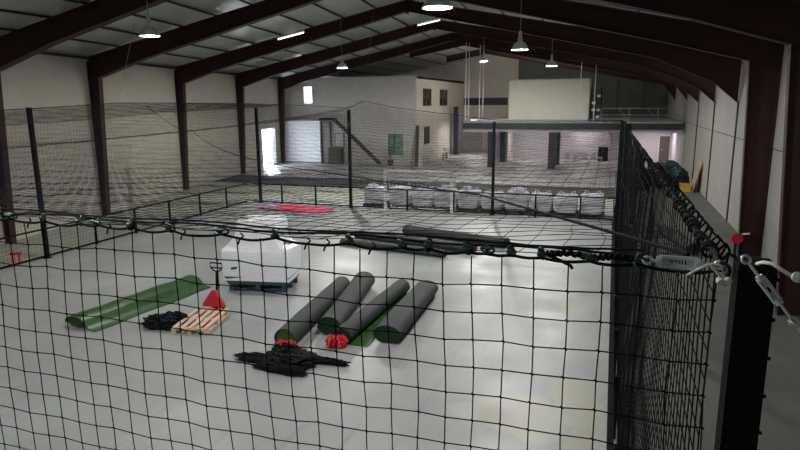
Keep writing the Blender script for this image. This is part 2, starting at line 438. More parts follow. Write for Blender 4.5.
def window_side(y0, y1, z0, z1, k):
    bm = BM()
    for (p, q) in (((y0, z0), (y1, z0)), ((y0, z1), (y1, z1)), ((y0, z0), (y0, z1)), ((y1, z0), (y1, z1)), (((y0+y1)/2, z0), ((y0+y1)/2, z1))):
        bar(bm, (BX-.1, p[0], p[1]), (BX-.1, q[0], q[1]), .09, .09)
    o = struct('window_%d' % k, bm, M['brown'])
    bm = BM(); box(bm, BX-.13, BX-.11, y0, y1, z0, z1); obj('pane', bm, M['glass_dark'], o)
window_side(49.2, 51.9, 4.7, 6.15, 1); window_side(54.4, 57.4, 4.7, 6.15, 2); window_side(49.5, 51.4, 1.5, 3.0, 3)
bm = BM()
for (p, q) in (((-25.0, 5.0), (-24.2, 5.0)), ((-25.0, 6.4), (-24.2, 6.4)), ((-25.0, 5), (-25.0, 6.4)), ((-24.2, 5), (-24.2, 6.4))):
    bar(bm, (p[0], BY+.1, p[1]), (q[0], BY+.1, q[1]), .07, .07)
o = struct('window_4', bm, M['white'])
daylight = mat('bright daylight pane', (1, 1, 1), .5, var=0, emit=(.95, .98, 1), estr=3.0)
bm = BM(); box(bm, -25.0, -24.2, BY+.12, BY+.14, 5.0, 6.4); obj('pane', bm, daylight, o)
bm = BM()
for (p, q) in (((-17.4, .8), (-16.1, .8)), ((-17.4, 2.5), (-16.1, 2.5)), ((-17.4, .8), (-17.4, 2.5)), ((-16.1, .8), (-16.1, 2.5)), ((-16.9, .8), (-16.9, 2.5))):
    bar(bm, (p[0], BY+.08, p[1]), (q[0], BY+.08, q[1]), .08, .08)
o = struct('window_5', bm, M['brown'])
bm = BM(); box(bm, -17.4, -16.1, BY+.11, BY+.13, .8, 2.5); obj('pane', bm, M['glass_reflect'], o)

# left doorway frame + leaf standing open
o = None
bm = BM()
for y in (DY0, DY1): bar(bm, (XL(y)-.05, y, 0), (XL(y)-.05, y, DZ), .3, .1, up=(0, 1, 0))
bar(bm, (XL(DY0)-.05, DY0, DZ), (XL(DY1)-.05, DY1, DZ), .3, .1)
o = struct('door_1', bm, M['white'])
bm = BM(); yl = DY0+.95*(DY1-DY0)*.72
plate(bm, [(XL(yl)-.1, yl, .02), (XL(yl)+.02-.6, yl+.6, .02), (XL(yl)+.02-.6, yl+.6, 2.9), (XL(yl)-.1, yl, 2.9)], .05, (1, 1, 0)); obj('door_leaf', bm, M['brown'], o)
bm = BM(); plate(bm, [(-60, 36, -.05), (XL(DY0)-.26, 36, -.05), (XL(DY1)-.26, 52, -.05), (-60, 52, -.05)], .1, (0, 0, 1)); struct('floor', bm, M['tiles'])

# white partition panel + objects at the building front
t = thing('partition_panel', 'large bright white panel standing against the rear left building wall', 'panel', (-25.1, 46.9, 0))
bm = BM(); box(bm, -26.75, -23.35, 46.9, 47.0, .12, 3.55, .02); obj('board', bm, M['whiteboard'], t)
bm = BM(); box(bm, -26.75, -23.35, 46.85, 47.02, 0, .12); box(bm, -26.75, -23.35, 46.85, 47.02, 3.55, 3.63); obj('rail', bm, M['rug'], t)
t = thing('side_door', 'dark grey door beside the white panel under the stairs', 'door', (-22.9, 47.1, 0))
bm = BM(); box(bm, -23.3, -22.55, 47.15, 47.28, 0, 3.4); obj('door_leaf', bm, mat('grey door paint', (.22, .2, .2), .6), t)
bm = BM(); box(bm, -23.34, -23.28, 47.1, 47.29, 0, 3.45); box(bm, -22.57, -22.5, 47.1, 47.29, 0, 3.45); box(bm, -23.34, -22.5, 47.1, 47.29, 3.4, 3.46); obj('door_frame', bm, M['brown'], t)
t = thing('notice_board', 'dark rectangular panel on the wall under the stairs', 'board', (-21.8, 47.2, 0))
bm = BM(); box(bm, -22.1, -21.35, 47.2, 47.29, 1.45, 2.5, .01); obj('panel', bm, M['rug'], t)
bm = BM()
for q in ((-22.15, -22.1, 1.4, 2.55), (-21.35, -21.3, 1.4, 2.55), (-22.15, -21.3, 2.5, 2.55), (-22.15, -21.3, 1.4, 1.45)): box(bm, q[0], q[1], 47.18, 47.29, q[2], q[3])
obj('frame', bm, M['brown'], t)
t = thing('wooden_crate', 'brown wooden crate on the floor under the stairs', 'crate', (-21.9, 46.6, 0))
bm = BM()
for k in range(4): box(bm, -22.4, -21.2, 46.3, 46.33, .05+k*.33, .33+k*.33); box(bm, -22.4, -21.2, 46.97, 47.0, .05+k*.33, .33+k*.33)
for k in range(4): box(bm, -22.4, -22.37, 46.33, 46.97, .05+k*.33, .33+k*.33); box(bm, -21.23, -21.2, 46.33, 46.97, .05+k*.33, .33+k*.33)
obj('side', bm, M['darkwood'], t)
bm = BM(); box(bm, -22.42, -21.18, 46.28, 47.02, 1.33, 1.38); obj('lid', bm, M['brown'], t)
# stairs along the building front
t = thing('staircase', 'dark open steel staircase climbing the rear left building wall', 'stairs', (-18.2, 46.8, 0))
s0, s1 = Vector((-18.0, 46.4, .05)), Vector((-22.1, 46.4, 3.7))
for y in (46.72, 47.2):
    bm = BM(); bar(bm, (s0.x, y, s0.z), (s1.x, y, s1.z), .05, .09); obj('stringer', bm, M['black'], t)
for k in range(17):
    p = s0.lerp(s1, (k+.5)/17); bm = BM(); box(bm, p.x-.15, p.x+.13, 46.75, 47.17, p.z+.06, p.z+.12); obj('tread', bm, M['black'], t)
bm = BM(); box(bm, -23.3, -22.0, 46.7, 47.25, 3.66, 3.78); obj('landing', bm, M['black'], t)
# leaning boards at building corner
for k, (dx, lab) in enumerate(((0, 'dark wooden board leaning on the corner of the cream building'), (.32, 'pale grey board leaning on the cream building corner, in front of a dark one'))):
    bm = BM()
    x0 = -14.75+dx
    hexa(bm, [(x0, 46.2-k*.12, 0), (x0+.34, 46.2-k*.12, 0), (x0+.34, 46.28-k*.12, 0), (x0, 46.28-k*.12, 0), (x0-.22, 47.2-k*.12, 3.2), (x0+.12, 47.2-k*.12, 3.2), (x0+.12, 47.28-k*.12, 3.2), (x0-.22, 47.28-k*.12, 3.2)])
    tag(obj('plank_board', bm, M['darkwood'] if k == 0 else M['plaster_grey']), lab, 'board')
# potted plant in front of the green window
t = thing('potted_plant', 'dark leafy plant in front of the greenish ground floor window', 'plant', (-16.95, 46.6, 0))
bm = BM(); lathe(bm, [(.02, 0), (.2, 0), (.26, .45), (.22, .45), (.2, .4), (.02, .4)], (-16.95, 46.6, 0), 12); obj('pot', bm, M['brown'], t)
bm = BM()
for k in range(60):
    an = random.uniform(0, 2*PI); rr = random.uniform(.05, .32); z = random.uniform(.6, 1.6)
    c = Vector((-16.95+rr*math.cos(an), 46.6+rr*math.sin(an), z)); d = Vector((math.cos(an), math.sin(an), random.uniform(-.4, .6)))*.14; s = Vector((-d.y, d.x, 0)).normalized()*.05
    v = [bm.verts.new(c-d*.3), bm.verts.new(c+d*.4+s), bm.verts.new(c+d), bm.verts.new(c+d*.4-s)]; bm.faces.new(v)
obj('foliage', bm, M['leaf'], t)
lines = [[(-16.95, 46.6, .38), (-16.95+random.uniform(-.15, .15), 46.6+random.uniform(-.15, .15), 1.3)] for k in range(5)]
tubes('stem', lines, .012, M['leaf'], t, 5)
# bicycle by the cream side wall
bx, byy = -13.9, 52.3
t = thing('bicycle', 'small bicycle leaning by the cream side wall of the building', 'bicycle', (bx, byy, 0))
for k, (dy) in enumerate((-.52, .52)):
    ring = [(bx+.12*0, byy+dy+.33*math.cos(q), .34+.33*math.sin(q)) for q in np.linspace(0, 2*PI, 25)]
    tubes('wheel', [ring]+[[(bx, byy+dy, .34), ring[j]] for j in range(0, 24, 3)], .016, M['black'], t, 5)
A = dict(bb=(bx, byy-.05, .32), seat=(bx, byy-.22, .85), head=(bx, byy+.36, .82), rear=(bx, byy-.52, .34), front=(bx, byy+.52, .34))
tubes('frame', [[A['bb'], A['seat']], [A['bb'], A['head']], [A['seat'], A['head']], [A['bb'], A['rear']], [A['seat'], A['rear']], [A['head'], A['front']]], .022, M['white'], t, 6)
tubes('handlebar', [[(bx-.28, byy+.3, .98), (bx, byy+.34, .95), (bx+.28, byy+.3, .98)], [A['head'], (bx, byy+.34, .96)]], .016, M['black'], t, 6)
bm = BM(); box(bm, bx-.07, bx+.07, byy-.36, byy-.1, .87, .93, .02); obj('saddle', bm, M['black'], t)

# ------------------------------------------------------------------ mezzanine
t = struct('floor_mezzanine', (lambda q: (box(q, -11.1, XR-.18, 47.25, 63.9, 3.2, 3.5), q)[1])(BM()), M['plaster_grey'])
bm = BM(); box(bm, -11.1, XR-.18, 47.0, 47.22, 2.98, 3.42); obj('fascia_beam', bm, M['navy'], t)
bm = BM(); box(bm, -11.1, XR-.18, 46.96, 47.24, 3.43, 3.53); obj('edge_trim', bm, M['rug'], t)
bm = BM(); box(bm, -11.0, XR-.2, 47.22, 47.3, 2.75, 2.97); obj('soffit_trim', bm, M['lilac'], t)
ml = ['dark navy column, front left one under the mezzanine', 'dark navy column, front middle one under the mezzanine', 'dark navy column behind the front left one under the mezzanine', 'wide dark navy column behind the front middle one under the mezzanine', 'dark navy column at the front by the right hand room, behind the cage corner', 'dark navy column deep beside the right hand room, behind the cage corner']
for (x0, x1, y) in ((-9.16, -8.69, 47.3), (-4.55, -4.0, 47.3), (-8.95, -8.5, 51.6), (-4.75, -3.95, 50.4), (.6, 1.1, 47.4), (.6, 1.1, 51.6)):
    bm = BM(); box(bm, x0, x1, y, y+.4, 0, 3.2, .01); tag(obj('support_column', bm, M['navy']), ml.pop(0), 'column', 'navy columns under the mezzanine')
bm = BM(); box(bm, -14.6, -14.2, 58.0, 58.4, 0, 4.6); tag(obj('steel_column', bm, M['navy']), 'slim dark column at the far end of the cream building side wall', 'column')
# room under the deck
bm = BM(); box(bm, -10.4, XR-.2, 55.3, 55.5, 0, 3.2); struct('wall_room_back', bm, M['lilac'])
bm = BM(); box(bm, -8.6, -8.4, 52.3, 55.3, 0, 3.2); struct('wall_room_left', bm, M['plaster'])
bm = BM(); box(bm, -.2, 0, 48.2, 55.3, 0, 3.2); struct('wall_room_middle', bm, M['lilac'])
bm = BM(); box(bm, XR-.19, XR-.01, 47.4, 55.5, 0, 3.2); struct('wall_room_right', bm, M['lilac'])
bm = BM()
for q in ((3.62, 3.7, 0, 2.2), (4.48, 4.56, 0, 2.2), (3.62, 4.56, 2.12, 2.2)): box(bm, q[0], q[1], 55.2, 55.32, q[2], q[3])
o = struct('door_2', bm, M['plaster'])
bm = BM(); box(bm, 3.7, 4.48, 55.24, 55.29, .01, 2.12); obj('door_leaf', bm, M['brown'], o)
bm = BM(); tube(bm, (3.8, 55.18, 1.0), (3.95, 55.18, 1.0), .015); tube(bm, (3.8, 55.18, 1.0), (3.8, 55.25, 1.0), .012); obj('handle', bm, M['zinc'], o)
bm = BM(); box(bm, -12.9, -12.1, 63.9, 63.99, 0, 2.4); o = struct('door_3', bm, M['white'])
bm = BM(); box(bm, -12.8, -12.2, 63.86, 63.9, .02, 2.3); obj('door_leaf', bm, M['plaster'], o)
def room_light(x, y, z, label, power, lx=1.2):
    t = thing('ceiling_light', label, 'lamp', (x, y, z))
    bm = BM(); box(bm, x-lx/2, x+lx/2, y-.1, y+.1, z, z+.05); obj('housing', bm, M['white'], t)
    bm = BM(); tube(bm, (x-lx/2+.03, y, z-.03), (x+lx/2-.03, y, z-.03), .025); obj('tube', bm, M['tube'], t)
    ld = bpy.data.lights.new('tube_glow', 'AREA'); ld.shape = 'RECTANGLE'; ld.size = lx; ld.size_y = .2; ld.energy = power; ld.color = (1, .93, .95)
    lo = bpy.data.objects.new('tube_glow', ld); COL.objects.link(lo); lo.parent = t; lo.location = (0, 0, -.07)
room_light(-2.2, 54.0, 3.1, 'fluorescent ceiling light over the white chairs under the mezzanine', 75)
room_light(-6.5, 53.0, 3.1, 'fluorescent ceiling light in the left bay under the mezzanine', 90)
room_light(3.1, 52.5, 3.1, 'fluorescent ceiling light in the right room with the brown door', 130)
room_light(-12.0, 56.5, 3.4, 'fluorescent ceiling light in the passage by the cream building', 200)

t = thing('added_fill_light', 'added unseen lamp behind the cream cabin, brightening the gable wall', 'lamp', (-7.2, 51.7, 6.3))  # unseen fixture added behind the cabin to light the far gable
bm = BM(); box(bm, -7.5, -6.9, 51.56, 51.66, 6.15, 6.4, .02); obj('housing', bm, M['white'], t)
bm = BM(); box(bm, -7.45, -6.95, 51.66, 51.72, 6.18, 6.37, .02); obj('lens', bm, M['lampglow'], t)
ld = bpy.data.lights.new('added_gable_fill', 'POINT'); ld.energy = 500; ld.shadow_soft_size = .1; ld.color = (1, .95, .86)
lo = bpy.data.objects.new('added_gable_fill', ld); COL.objects.link(lo); lo.parent = t; lo.location = (0, .35, 0)
# white chairs and tables under the deck
def chair(x, y, a, label):
    t = thing('plastic_chair', label, 'chair', (x, y, 0), 'white chairs under the mezzanine')
    c, s = math.cos(a), math.sin(a)
    def P(u, v, z): return (x+u*c-v*s, y+u*s+v*c, z)
    bm = BM(); hexa(bm, [P(-.22, -.22, .42), P(.22, -.22, .42), P(.22, .22, .42), P(-.22, .22, .42), P(-.22, -.22, .46), P(.22, -.22, .46), P(.22, .22, .46), P(-.22, .22, .46)]); obj('seat', bm, M['white'], t)
    bm = BM(); hexa(bm, [P(-.22, .2, .46), P(.22, .2, .46), P(.22, .24, .46), P(-.22, .24, .46), P(-.2, .28, .9), P(.2, .28, .9), P(.2, .32, .9), P(-.2, .32, .9)]); obj('backrest', bm, M['white'], t)
    for u in (-.19, .19):
        for v in (-.19, .19):
            bm = BM(); tube(bm, P(u*1.1, v*1.1, 0), P(u, v, .43), .018, .022, 6); obj('leg', bm, M['white'], t)
rowlab = ['far left', 'left', 'middle', 'right']
ch = [(-3.4, 52.2, .3), (-2.6, 51.6, -.5), (-1.9, 52.3, 2.6), (-1.3, 51.4, .2), (-2.9, 53.3, 3.0), (-1.0, 53.0, 1.2)]
cl = ['white chair nearest the navy column under the mezzanine', 'white chair in front of the white table, second from the navy column', 'white chair turned away beside the white table',
      'white chair farthest forward at the right of the table', 'white chair tucked behind the white table', 'white chair next to the dark cabinet under the mezzanine']
for (x, y, a_), l in zip(ch, cl): chair(x, y, a_, l)
t = thing('folding_table', 'white table among the chairs under the mezzanine', 'table', (-2.2, 52.9, 0))
bm = BM(); box(bm, -3.0, -1.4, 52.6, 53.1, .72, .76, .01); obj('tabletop', bm, M['white'], t)
for x in (-2.9, -1.5):
    for y in (52.66, 53.04):
        bm = BM(); tube(bm, (x, y, 0), (x, y, .72), .02, seg=6); obj('leg', bm, M['rug'], t)
t = thing('cabinet', 'low dark cabinet right of the white chairs under the mezzanine', 'cabinet', (-.65, 54.2, 0))
bm = BM(); box(bm, -1.1, -.3, 54.4, 54.9, 0, 1.2, .01); obj('body', bm, M['navy'], t)
for x in (-1.08, -.68):
    bm = BM(); box(bm, x, x+.36, 54.36, 54.4, .05, 1.15); obj('door', bm, M['black'], t)

# on the deck: white box cabin, railing, dark shelf
t = thing('site_cabin', 'long plain cream box cabin standing on the mezzanine', 'cabin', (-4.8, 49, 3.5))
bm = BM(); box(bm, -7.75, -1.8, 48.2, 51.5, 3.53, 6.6, .03); obj('cabin_body', bm, mat('cream cabin panels', (.56, .56, .47), .7, var=.04, scale=2), t)
bm = BM(); box(bm, -7.8, -1.75, 48.15, 51.55, 6.6, 6.66); obj('cabin_roof', bm, M['plaster_grey'], t)
t = thing('deck_railing', 'thin grey pipe railing with diagonal braces on the mezzanine edge', 'railing', (2, 47.1, 3.5))
tubes('rail', [[(-.9, 47.1, 4.5), (XR-.2, 47.1, 4.45)], [(-.9, 47.1, 4.02), (XR-.2, 47.1, 4.0)]], .025, M['rug'], t, 6)
for x in (-.9, 1.0, 2.9, 4.5): tubes('post', [[(x, 47.1, 3.53), (x, 47.1, 4.5)]], .025, M['rug'], t, 6)
for x in (1.0, 2.9, 4.5): tubes('brace', [[(x, 47.1, 3.6), (x-.7, 47.1, 4.45)]], .02, M['rug'], t, 6)
t = thing('storage_rack', 'tall dark rack holding white bundles at the right end of the cabin', 'rack', (-1.2, 47.9, 3.53))
bm = BM()
for x in (-1.65, -.95):
    for y in (47.6, 48.1): box(bm, x-.03, x+.03, y-.03, y+.03, 3.53, 6.0)
obj('upright', bm, M['black'], t)
for k in range(5):
    bm = BM(); box(bm, -1.68, -.92, 47.57, 48.13, 3.7+k*.5, 3.75+k*.5); obj('shelf', bm, M['navy'], t)
for k in range(4):
    for j in range(2):
        bm = BM(); bmesh.ops.create_icosphere(bm, subdivisions=2, radius=.15, matrix=Matrix.Translation((-1.48+.36*j, 47.75, 3.87+k*.5)) @ Matrix.Diagonal((1, 1, .75, 1)))
        tag(obj('bundle', bm, M['navy' if (k+j) % 3 == 0 else 'bag'], None, True), 'rolled bundle on the %s shelf of the mezzanine rack, %s side' % (['bottom', 'second', 'third', 'top'][k], ['left', 'right'][j]), 'bundle', 'bundles on the rack')
for x, z, lab in ((-10.84, 9.3, 'leftmost thin vertical rod of the pair near the cream building'), (-10.6, 9.3, 'second thin rod, close right of the leftmost one'), (-9.76, 9.2, 'third thin rod beside the smallest lamp'), (-9.5, 9.2, 'fourth thin rod, just right of the third by the smallest lamp'),
               (-2.4, 7.6, 'thin pale rod in front of the right end of the cream cabin'), (-1.4, 7.4, 'thin pale rod in front of the dark rack')):
    zt = roof_z(x, 46.8)-.02
    bm = BM(); tube(bm, (x, 46.8, 3.53 if x > -9 else 3.6), (x, 46.8, zt), .03 if x < -9 else .035, seg=6); tag(obj('hanging_rod', bm, M['whitecord']), lab, 'rod', 'rods hanging from the roof')

# ------------------------------------------------------------------ right aisle clutter
def blob(name, c, r, m, label=None, cat=None, seed=0, amp=.35, freq=2.5, parent=None, sub=5, flat=0):
    bm = BM(); bmesh.ops.create_icosphere(bm, subdivisions=sub, radius=1)
    o = Vector((seed*7.3, seed*3.1, seed))
    for v in bm.verts:
        n = v.co.normalized()
        d = 1+amp*mnoise.noise(n*freq+o)+amp*.5*mnoise.noise(n*freq*2.3+o)+amp*.25*mnoise.noise(n*freq*6+o)
        p = n*d
        v.co = Vector((c[0]+p.x*r[0], c[1]+p.y*r[1], max(c[2]+p.z*r[2], .004)))
    ob = obj(name, bm, m, parent, True)
    if label: tag(ob, label, cat)
    return ob
blob('tarpaulin_heap', (3.2, 39.2, .5), (1.1, .95, .95), M['tarp'], 'big heap of dark teal tarpaulin in the right aisle near the wall', 'tarpaulin', 3, .3)
blob('net_bundle', (1.3, 37.4, .6), (.7, .7, 1.1), M['rope'], 'black bundle of netting beside the teal tarpaulin heap', 'net bundle', 5, .4)
t = thing('yellow_crate', 'small yellow plastic crate on the aisle floor before the teal heap', 'crate', (4.0, 37.3, 0))
bm = BM(); box(bm, 3.72, 4.25, 37.1, 37.5, 0, .06); box(bm, 3.72, 3.76, 37.1, 37.5, .06, .42); box(bm, 4.21, 4.25, 37.1, 37.5, .06, .42); box(bm, 3.76, 4.21, 37.1, 37.14, .06, .42); box(bm, 3.76, 4.21, 37.46, 37.5, .06, .42); obj('body', bm, M['yellow'], t)
bm = BM(); box(bm, 3.69, 4.28, 37.07, 37.14, .38, .44); box(bm, 3.69, 4.28, 37.46, 37.53, .38, .44); box(bm, 3.69, 3.75, 37.14, 37.46, .38, .44); box(bm, 4.22, 4.28, 37.14, 37.46, .38, .44); obj('rim', bm, M['yellow'], t)
bm = BM(); hexa(bm, [(4.3, 36.9, 0), (4.34, 36.9, 0), (4.34, 38.3, 0), (4.3, 38.3, 0), (4.7, 36.9, 1.65), (4.74, 36.9, 1.65), (4.74, 38.3, 1.65), (4.7, 38.3, 1.65)])
tag(obj('leaning_board', bm, M['ply']), 'light brown plywood sheet leaning against the right wall', 'board')
t = thing('hydrant_valve', 'red valve fitting on the base of the right wall column', 'valve', (4.0, 21.9, 0))
bm = BM(); tube(bm, (3.98, 21.9, .62), (3.98, 21.7, .62), .09, .09, 12); tube(bm, (3.98, 21.7, .62), (3.98, 21.66, .62), .17, .17, 16); obj('valve_body', bm, M['red'], t)
bm = BM(); tube(bm, (3.98, 21.9, 0), (3.98, 21.9, .62), .05); obj('pipe', bm, M['steel'], t)
bm = BM(); tube(bm, (4.12, 21.8, .75), (4.34, 21.75, .79), .03, .03, 8); obj('nozzle', bm, M['white'], t)

def roll(name, p0, p1, r, m, label, end_m=None, flat=.9, group=None, spiral=True, lump=.03, flap=None, rscale=1.0):
    p0 = Vector((*p0, 0)); p1 = Vector((*p1, 0)); d = (p1-p0).normalized(); s = Vector((d.y, -d.x, 0))
    t = thing(name, label, 'turf roll', (p0+p1)/2, group)
    n = 24; secs = []
    K = 14
    for k in range(K+1):
        f = k/K; c = p0.lerp(p1, f); sec = []
        rr = r*(1+lump*math.sin(5*f+p0.x*3)+.02*random.uniform(-1, 1))*(1+(rscale-1)*f)
        for i in range(n):
            q = 2*PI*i/n
            sec.append(c+s*math.cos(q)*rr*(1+(1-flat)*.6)+Vector((0, 0, max(.004, rr*flat+math.sin(q)*rr*flat))))
        secs.append(sec)
    bm = BM(); sweep(bm, secs, caps=False); obj('roll_body', bm, m, t, True)
    # the wound ends: spiral edge over a recessed disc
    for e, (c, sec, sg) in enumerate(((p0, secs[0], 1), (p1, secs[-1], -1))):
        rr = r if e == 0 else r*rscale
        bm = BM(); vs = [bm.verts.new(Vector(v)+d*sg*.05) for v in sec]; bm.faces.new(vs); obj('roll_end', bm, end_m or M['turf'], t)
        if spiral:
            L = []
            for q in np.linspace(0, 2*PI*4, 90):
                ra = rr*(.12+.86*q/(8*PI)); L.append(c+s*math.cos(q)*ra*(1+(1-flat)*.6)+Vector((0, 0, max(.015, rr*flat+math.sin(q)*ra*flat)))-d*sg*.0)
            tubes('wound_edge', [L], .016, m, t, 5)
    if flap:
        w0, w1 = flap
        bm = BM()
        A = []
        for k in range(K+1):
            c = p0.lerp(p1, k/K); tp_ = 1-.7*k/K
            A.append([c+s*r*.1+Vector((0, 0, .012)), c+s*(r+w0*tp_)+Vector((0, 0, .015+.02*random.random())), c+s*(r+w1*tp_)+Vector((0, 0, .02+.03*random.random())), c+s*(r+w1*tp_)+Vector((0, 0, .006)), c+s*r*.1+Vector((0, 0, .003))])
        sweep(bm, A); obj('loose_flap', bm, M['turfsheet'], t)
    return t
G1 = 'grey backed turf rolls in the middle of the pitch'
roll('turf_roll', (-6.2, 10.5), (-6.7, 14.5), .225, M['turfback'], 'grey backed turf roll with the red strap wad, leftmost of the four together', M['turf'], .95, G1, spiral=False)
roll('turf_roll', (-5.64, 11.45), (-6.24, 14.95), .24, M['turfback'], 'grey backed turf roll second from left, loose and crushed at the far end', M['turfdark'], .85, G1, rscale=1.12, spiral=False)
roll('turf_roll', (-5.16, 11.1), (-5.1, 14.85), .2, M['turfback'], 'grey backed turf roll with a green flap showing along its right side', M['turf'], .95, G1, flap=(.18, .36))
roll('turf_roll', (-4.27, 11.4), (-4.42, 14.9), .27, M['turfback'], 'grey backed turf roll rightmost of the four together, dark green open end', M['turfdark'], .75, G1, rscale=1.02, spiral=False)
G2 = 'dark rolls on the far pitch'
roll('turf_roll', (-9.0, 19.6), (-5.0, 18.9), .17, M['turfback'], 'long dark roll lying crosswise nearest behind the rope, beyond the four rolls', M['turfdark'], .7, G2)
roll('turf_roll', (-8.9, 20.8), (-4.2, 19.7), .2, M['turfback'], 'long dark roll lying crosswise, middle one of the far three', M['turfdark'], .7, G2)
roll('turf_roll', (-7.4, 22.1), (-3.3, 20.8), .24, M['turfback'], 'long dark roll lying crosswise, farthest of the far three', M['turfdark'], .7, G2)
roll('turf_roll', (2.05, 24.6), (2.75, 21.7), .22, M['turfback'], 'dark roll lying in the right aisle outside the cage net', M['turfdark'], .9)

# half unrolled bright green roll
p0, p1 = Vector((-11.25, 10.2, 0)), Vector((-11.05, 14.0, 0))
p0, p1 = Vector((-11.42, 10.08, 0)), Vector((-11.0, 13.75, 0)); d = (p1-p0).normalized(); s = Vector((d.y, -d.x, 0))
t = thing('turf_roll', 'bright green half opened turf roll on its own at the left of the pitch', 'turf roll', (p0+p1)/2)
prof = []
for q in np.linspace(PI*1.05, .25, 16): prof.append((.02+.33*math.cos(q), .13+.14*math.sin(q)))
prof += [(.4, .1), (.47, .05), (.62, .03), (.7, .02)]
prof += [(x, max(.005, z-.02)) for x, z in prof[::-1]]
secs = [[p0.lerp(p1, k/12)+s*(x*(1+.04*math.sin(k)))+Vector((0, 0, max(.004, z*(1+.05*math.sin(k*1.7))))) for x, z in prof] for k in range(13)]
bm = BM(); sweep(bm, secs); obj('turf_sheet', bm, M['turfsheet'], t, True)
bm = BM(); n2 = 16
secs = [[p0.lerp(p1, .01+k/12*.98)+s*(-.02+.24*math.cos(2*PI*i/n2))+Vector((0, 0, max(.004, .105+.1*math.sin(2*PI*i/n2)))) for i in range(n2)] for k in range(13)]
sweep(bm, secs); obj('rolled_core', bm, M['turfdark'], t, True)

# red wads at the roll ends
def wad(c, r, seed, label):
    t = thing('red_strap_wad', label, 'strap', (c[0], c[1], 0), 'red wads at the roll ends')
    for k in range(2):
        blob('strap_fold', (c[0]+(-1+2*k)*r*.5, c[1]+.05*k, r*.75), (r*.75, r*.6, r*.75), M['red'], None, None, seed+k, .5, 3.0, t, 4)
    L = []
    for k in range(6):
        q = random.uniform(0, 2*PI); L.append([(c[0], c[1], r), (c[0]+r*math.cos(q), c[1]+r*.5*math.sin(q)-.05, r*1.3), (c[0]+1.25*r*math.cos(q), c[1]+r*math.sin(q)-.05, .05)])
    tubes('strap_tail', L, .025, M['red'], t, 5)
wad((-6.06, 10.27), .18, 11, 'red strap wad at the end of the leftmost grey roll, touching black net heap')
wad((-5.2, 10.87), .17, 21, 'red strap wad at the front end of the roll with the green flap')

# black net heaps
def heap(parts, label, seed, strands, c, rad):
    t = thing('net_heap', label, 'net heap', (c[0], c[1], 0), 'black net heaps on the floor')
    for k, (pc, pr) in enumerate(parts): blob('net_fold', pc, pr, M['rope'], None, None, seed+k, .38, 2.6, t, 5)
    L = []; rn = np.random.default_rng(seed)
    for k in range(strands):
        q = rn.uniform(0, 2*PI); p = np.array([c[0], c[1], .1]); L1 = []
        ex = rn.uniform(.7, 1.1)
        for j in range(9):
            f = j/8; L1.append((c[0]+rad[0]*ex*f*math.cos(q)+rn.normal(0, .03), c[1]+rad[1]*ex*f*math.sin(q)+rn.normal(0, .03), max(.01, .28*(1-f)+rn.normal(0, .02))))
        L.append(L1)
    tubes('loose_strand', L, .008, M['rope'], t, 4)
heap([((-5.75, 9.9, .08), (.5, .36, .17)), ((-6.35, 9.85, .03), (.55, .1, .09)), ((-6.3, 9.7, .03), (.5, .07, .07)), ((-5.1, 10.1, .04), (.5, .09, .08)), ((-5.95, 10.15, .1), (.3, .16, .17)), ((-5.75, 9.5, .04), (.5, .12, .09)), ((-5.5, 9.45, .05), (.3, .1, .1)), ((-6.0, 9.62, .05), (.25, .14, .1))], 'large black tangled net heap in front of the leftmost grey roll', 31, 26, (-5.8, 9.85), (.7, .3))
heap([((-9.55, 10.75, .1), (.42, .26, .17)), ((-9.4, 11.05, .1), (.3, .18, .16))], 'small black net heap lying beside the wooden pallet', 41, 14, (-9.5, 10.85), (.45, .32))

# pallets
def pallet(c, ax, ay, label, L=1.3, W=.8, m='wood', group=None, h=.145):
    c = Vector((c[0], c[1], 0)); ux = Vector((ax, ay, 0)).normalized(); uy = Vector((-ux.y, ux.x, 0))
    t = thing('pallet', label, 'pallet', c, group)
    def bx(bm, u0, u1, v0, v1, z0, z1):
        hexa(bm, [c+ux*u+uy*v+Vector((0, 0, z)) for z in (z0, z1) for u, v in ((u0, v0), (u1, v0), (u1, v1), (u0, v1))])
    for v in (-W/2, -W/4*1.0, 0, W/4*1.0, W/2):
        bm = BM(); vv = v*(1-.1/W); bx(bm, -L/2, L/2, vv-.05, vv+.05, h-.022, h); obj('deck_board', bm, M[m], t)
    for u in (-L/2+.05, 0, L/2-.05):
        bm = BM(); bx(bm, u-.05, u+.05, -W/2, W/2, h-.044, h-.022); obj('cross_board', bm, M[m], t)
    for v in (-W/2+.05, 0, W/2-.05):
        for u in (-L/2+.07, 0, L/2-.07):
            bm = BM(); bx(bm, u-.07, u+.07, v-.05, v+.05, .022, h-.044); obj('block', bm, M[m], t)
        bm = BM(); bx(bm, -L/2, L/2, v-.05, v+.05, .0, .022); obj('bottom_board', bm, M[m], t)
    return t
pallet((-8.78, 11.2), -.24, 1, 'empty pale wooden pallet lying flat beside the black heap', 1.35, .82)
# pallet truck with red body
px, py = -8.95, 11.92
t = thing('pallet_truck', 'red hand pallet truck with black upright handle at the pallet', 'pallet truck', (px, py, 0))
bm = BM(); plate(bm, [(px-.3, py, .16), (px+.3, py+.02, .16), (px+.27, py+.02, .24), (px+.05, py+.05, .56), (px-.05, py+.05, .56), (px-.27, py, .24)], .1, (0, 1, -.1)); obj('truck_body', bm, M['red'], t)
for s_ in (-.2, .2):
    bm = BM(); hexa(bm, [(px+s_-.07, py-.0, .045), (px+s_+.07, py, .045), (px+s_+.3, py-1.05, .045), (px+s_+.16, py-1.05, .045), (px+s_-.07, py, .098), (px+s_+.07, py, .098), (px+s_+.3, py-1.05, .098), (px+s_+.16, py-1.05, .098)]); obj('fork', bm, M['red'], t)
for s_ in (-.09, .09):
    bm = BM(); tube(bm, (px+s_-.03, py+.16, .1), (px+s_+.03, py+.16, .1), .1, .1, 16); obj('wheel', bm, M['black'], t)
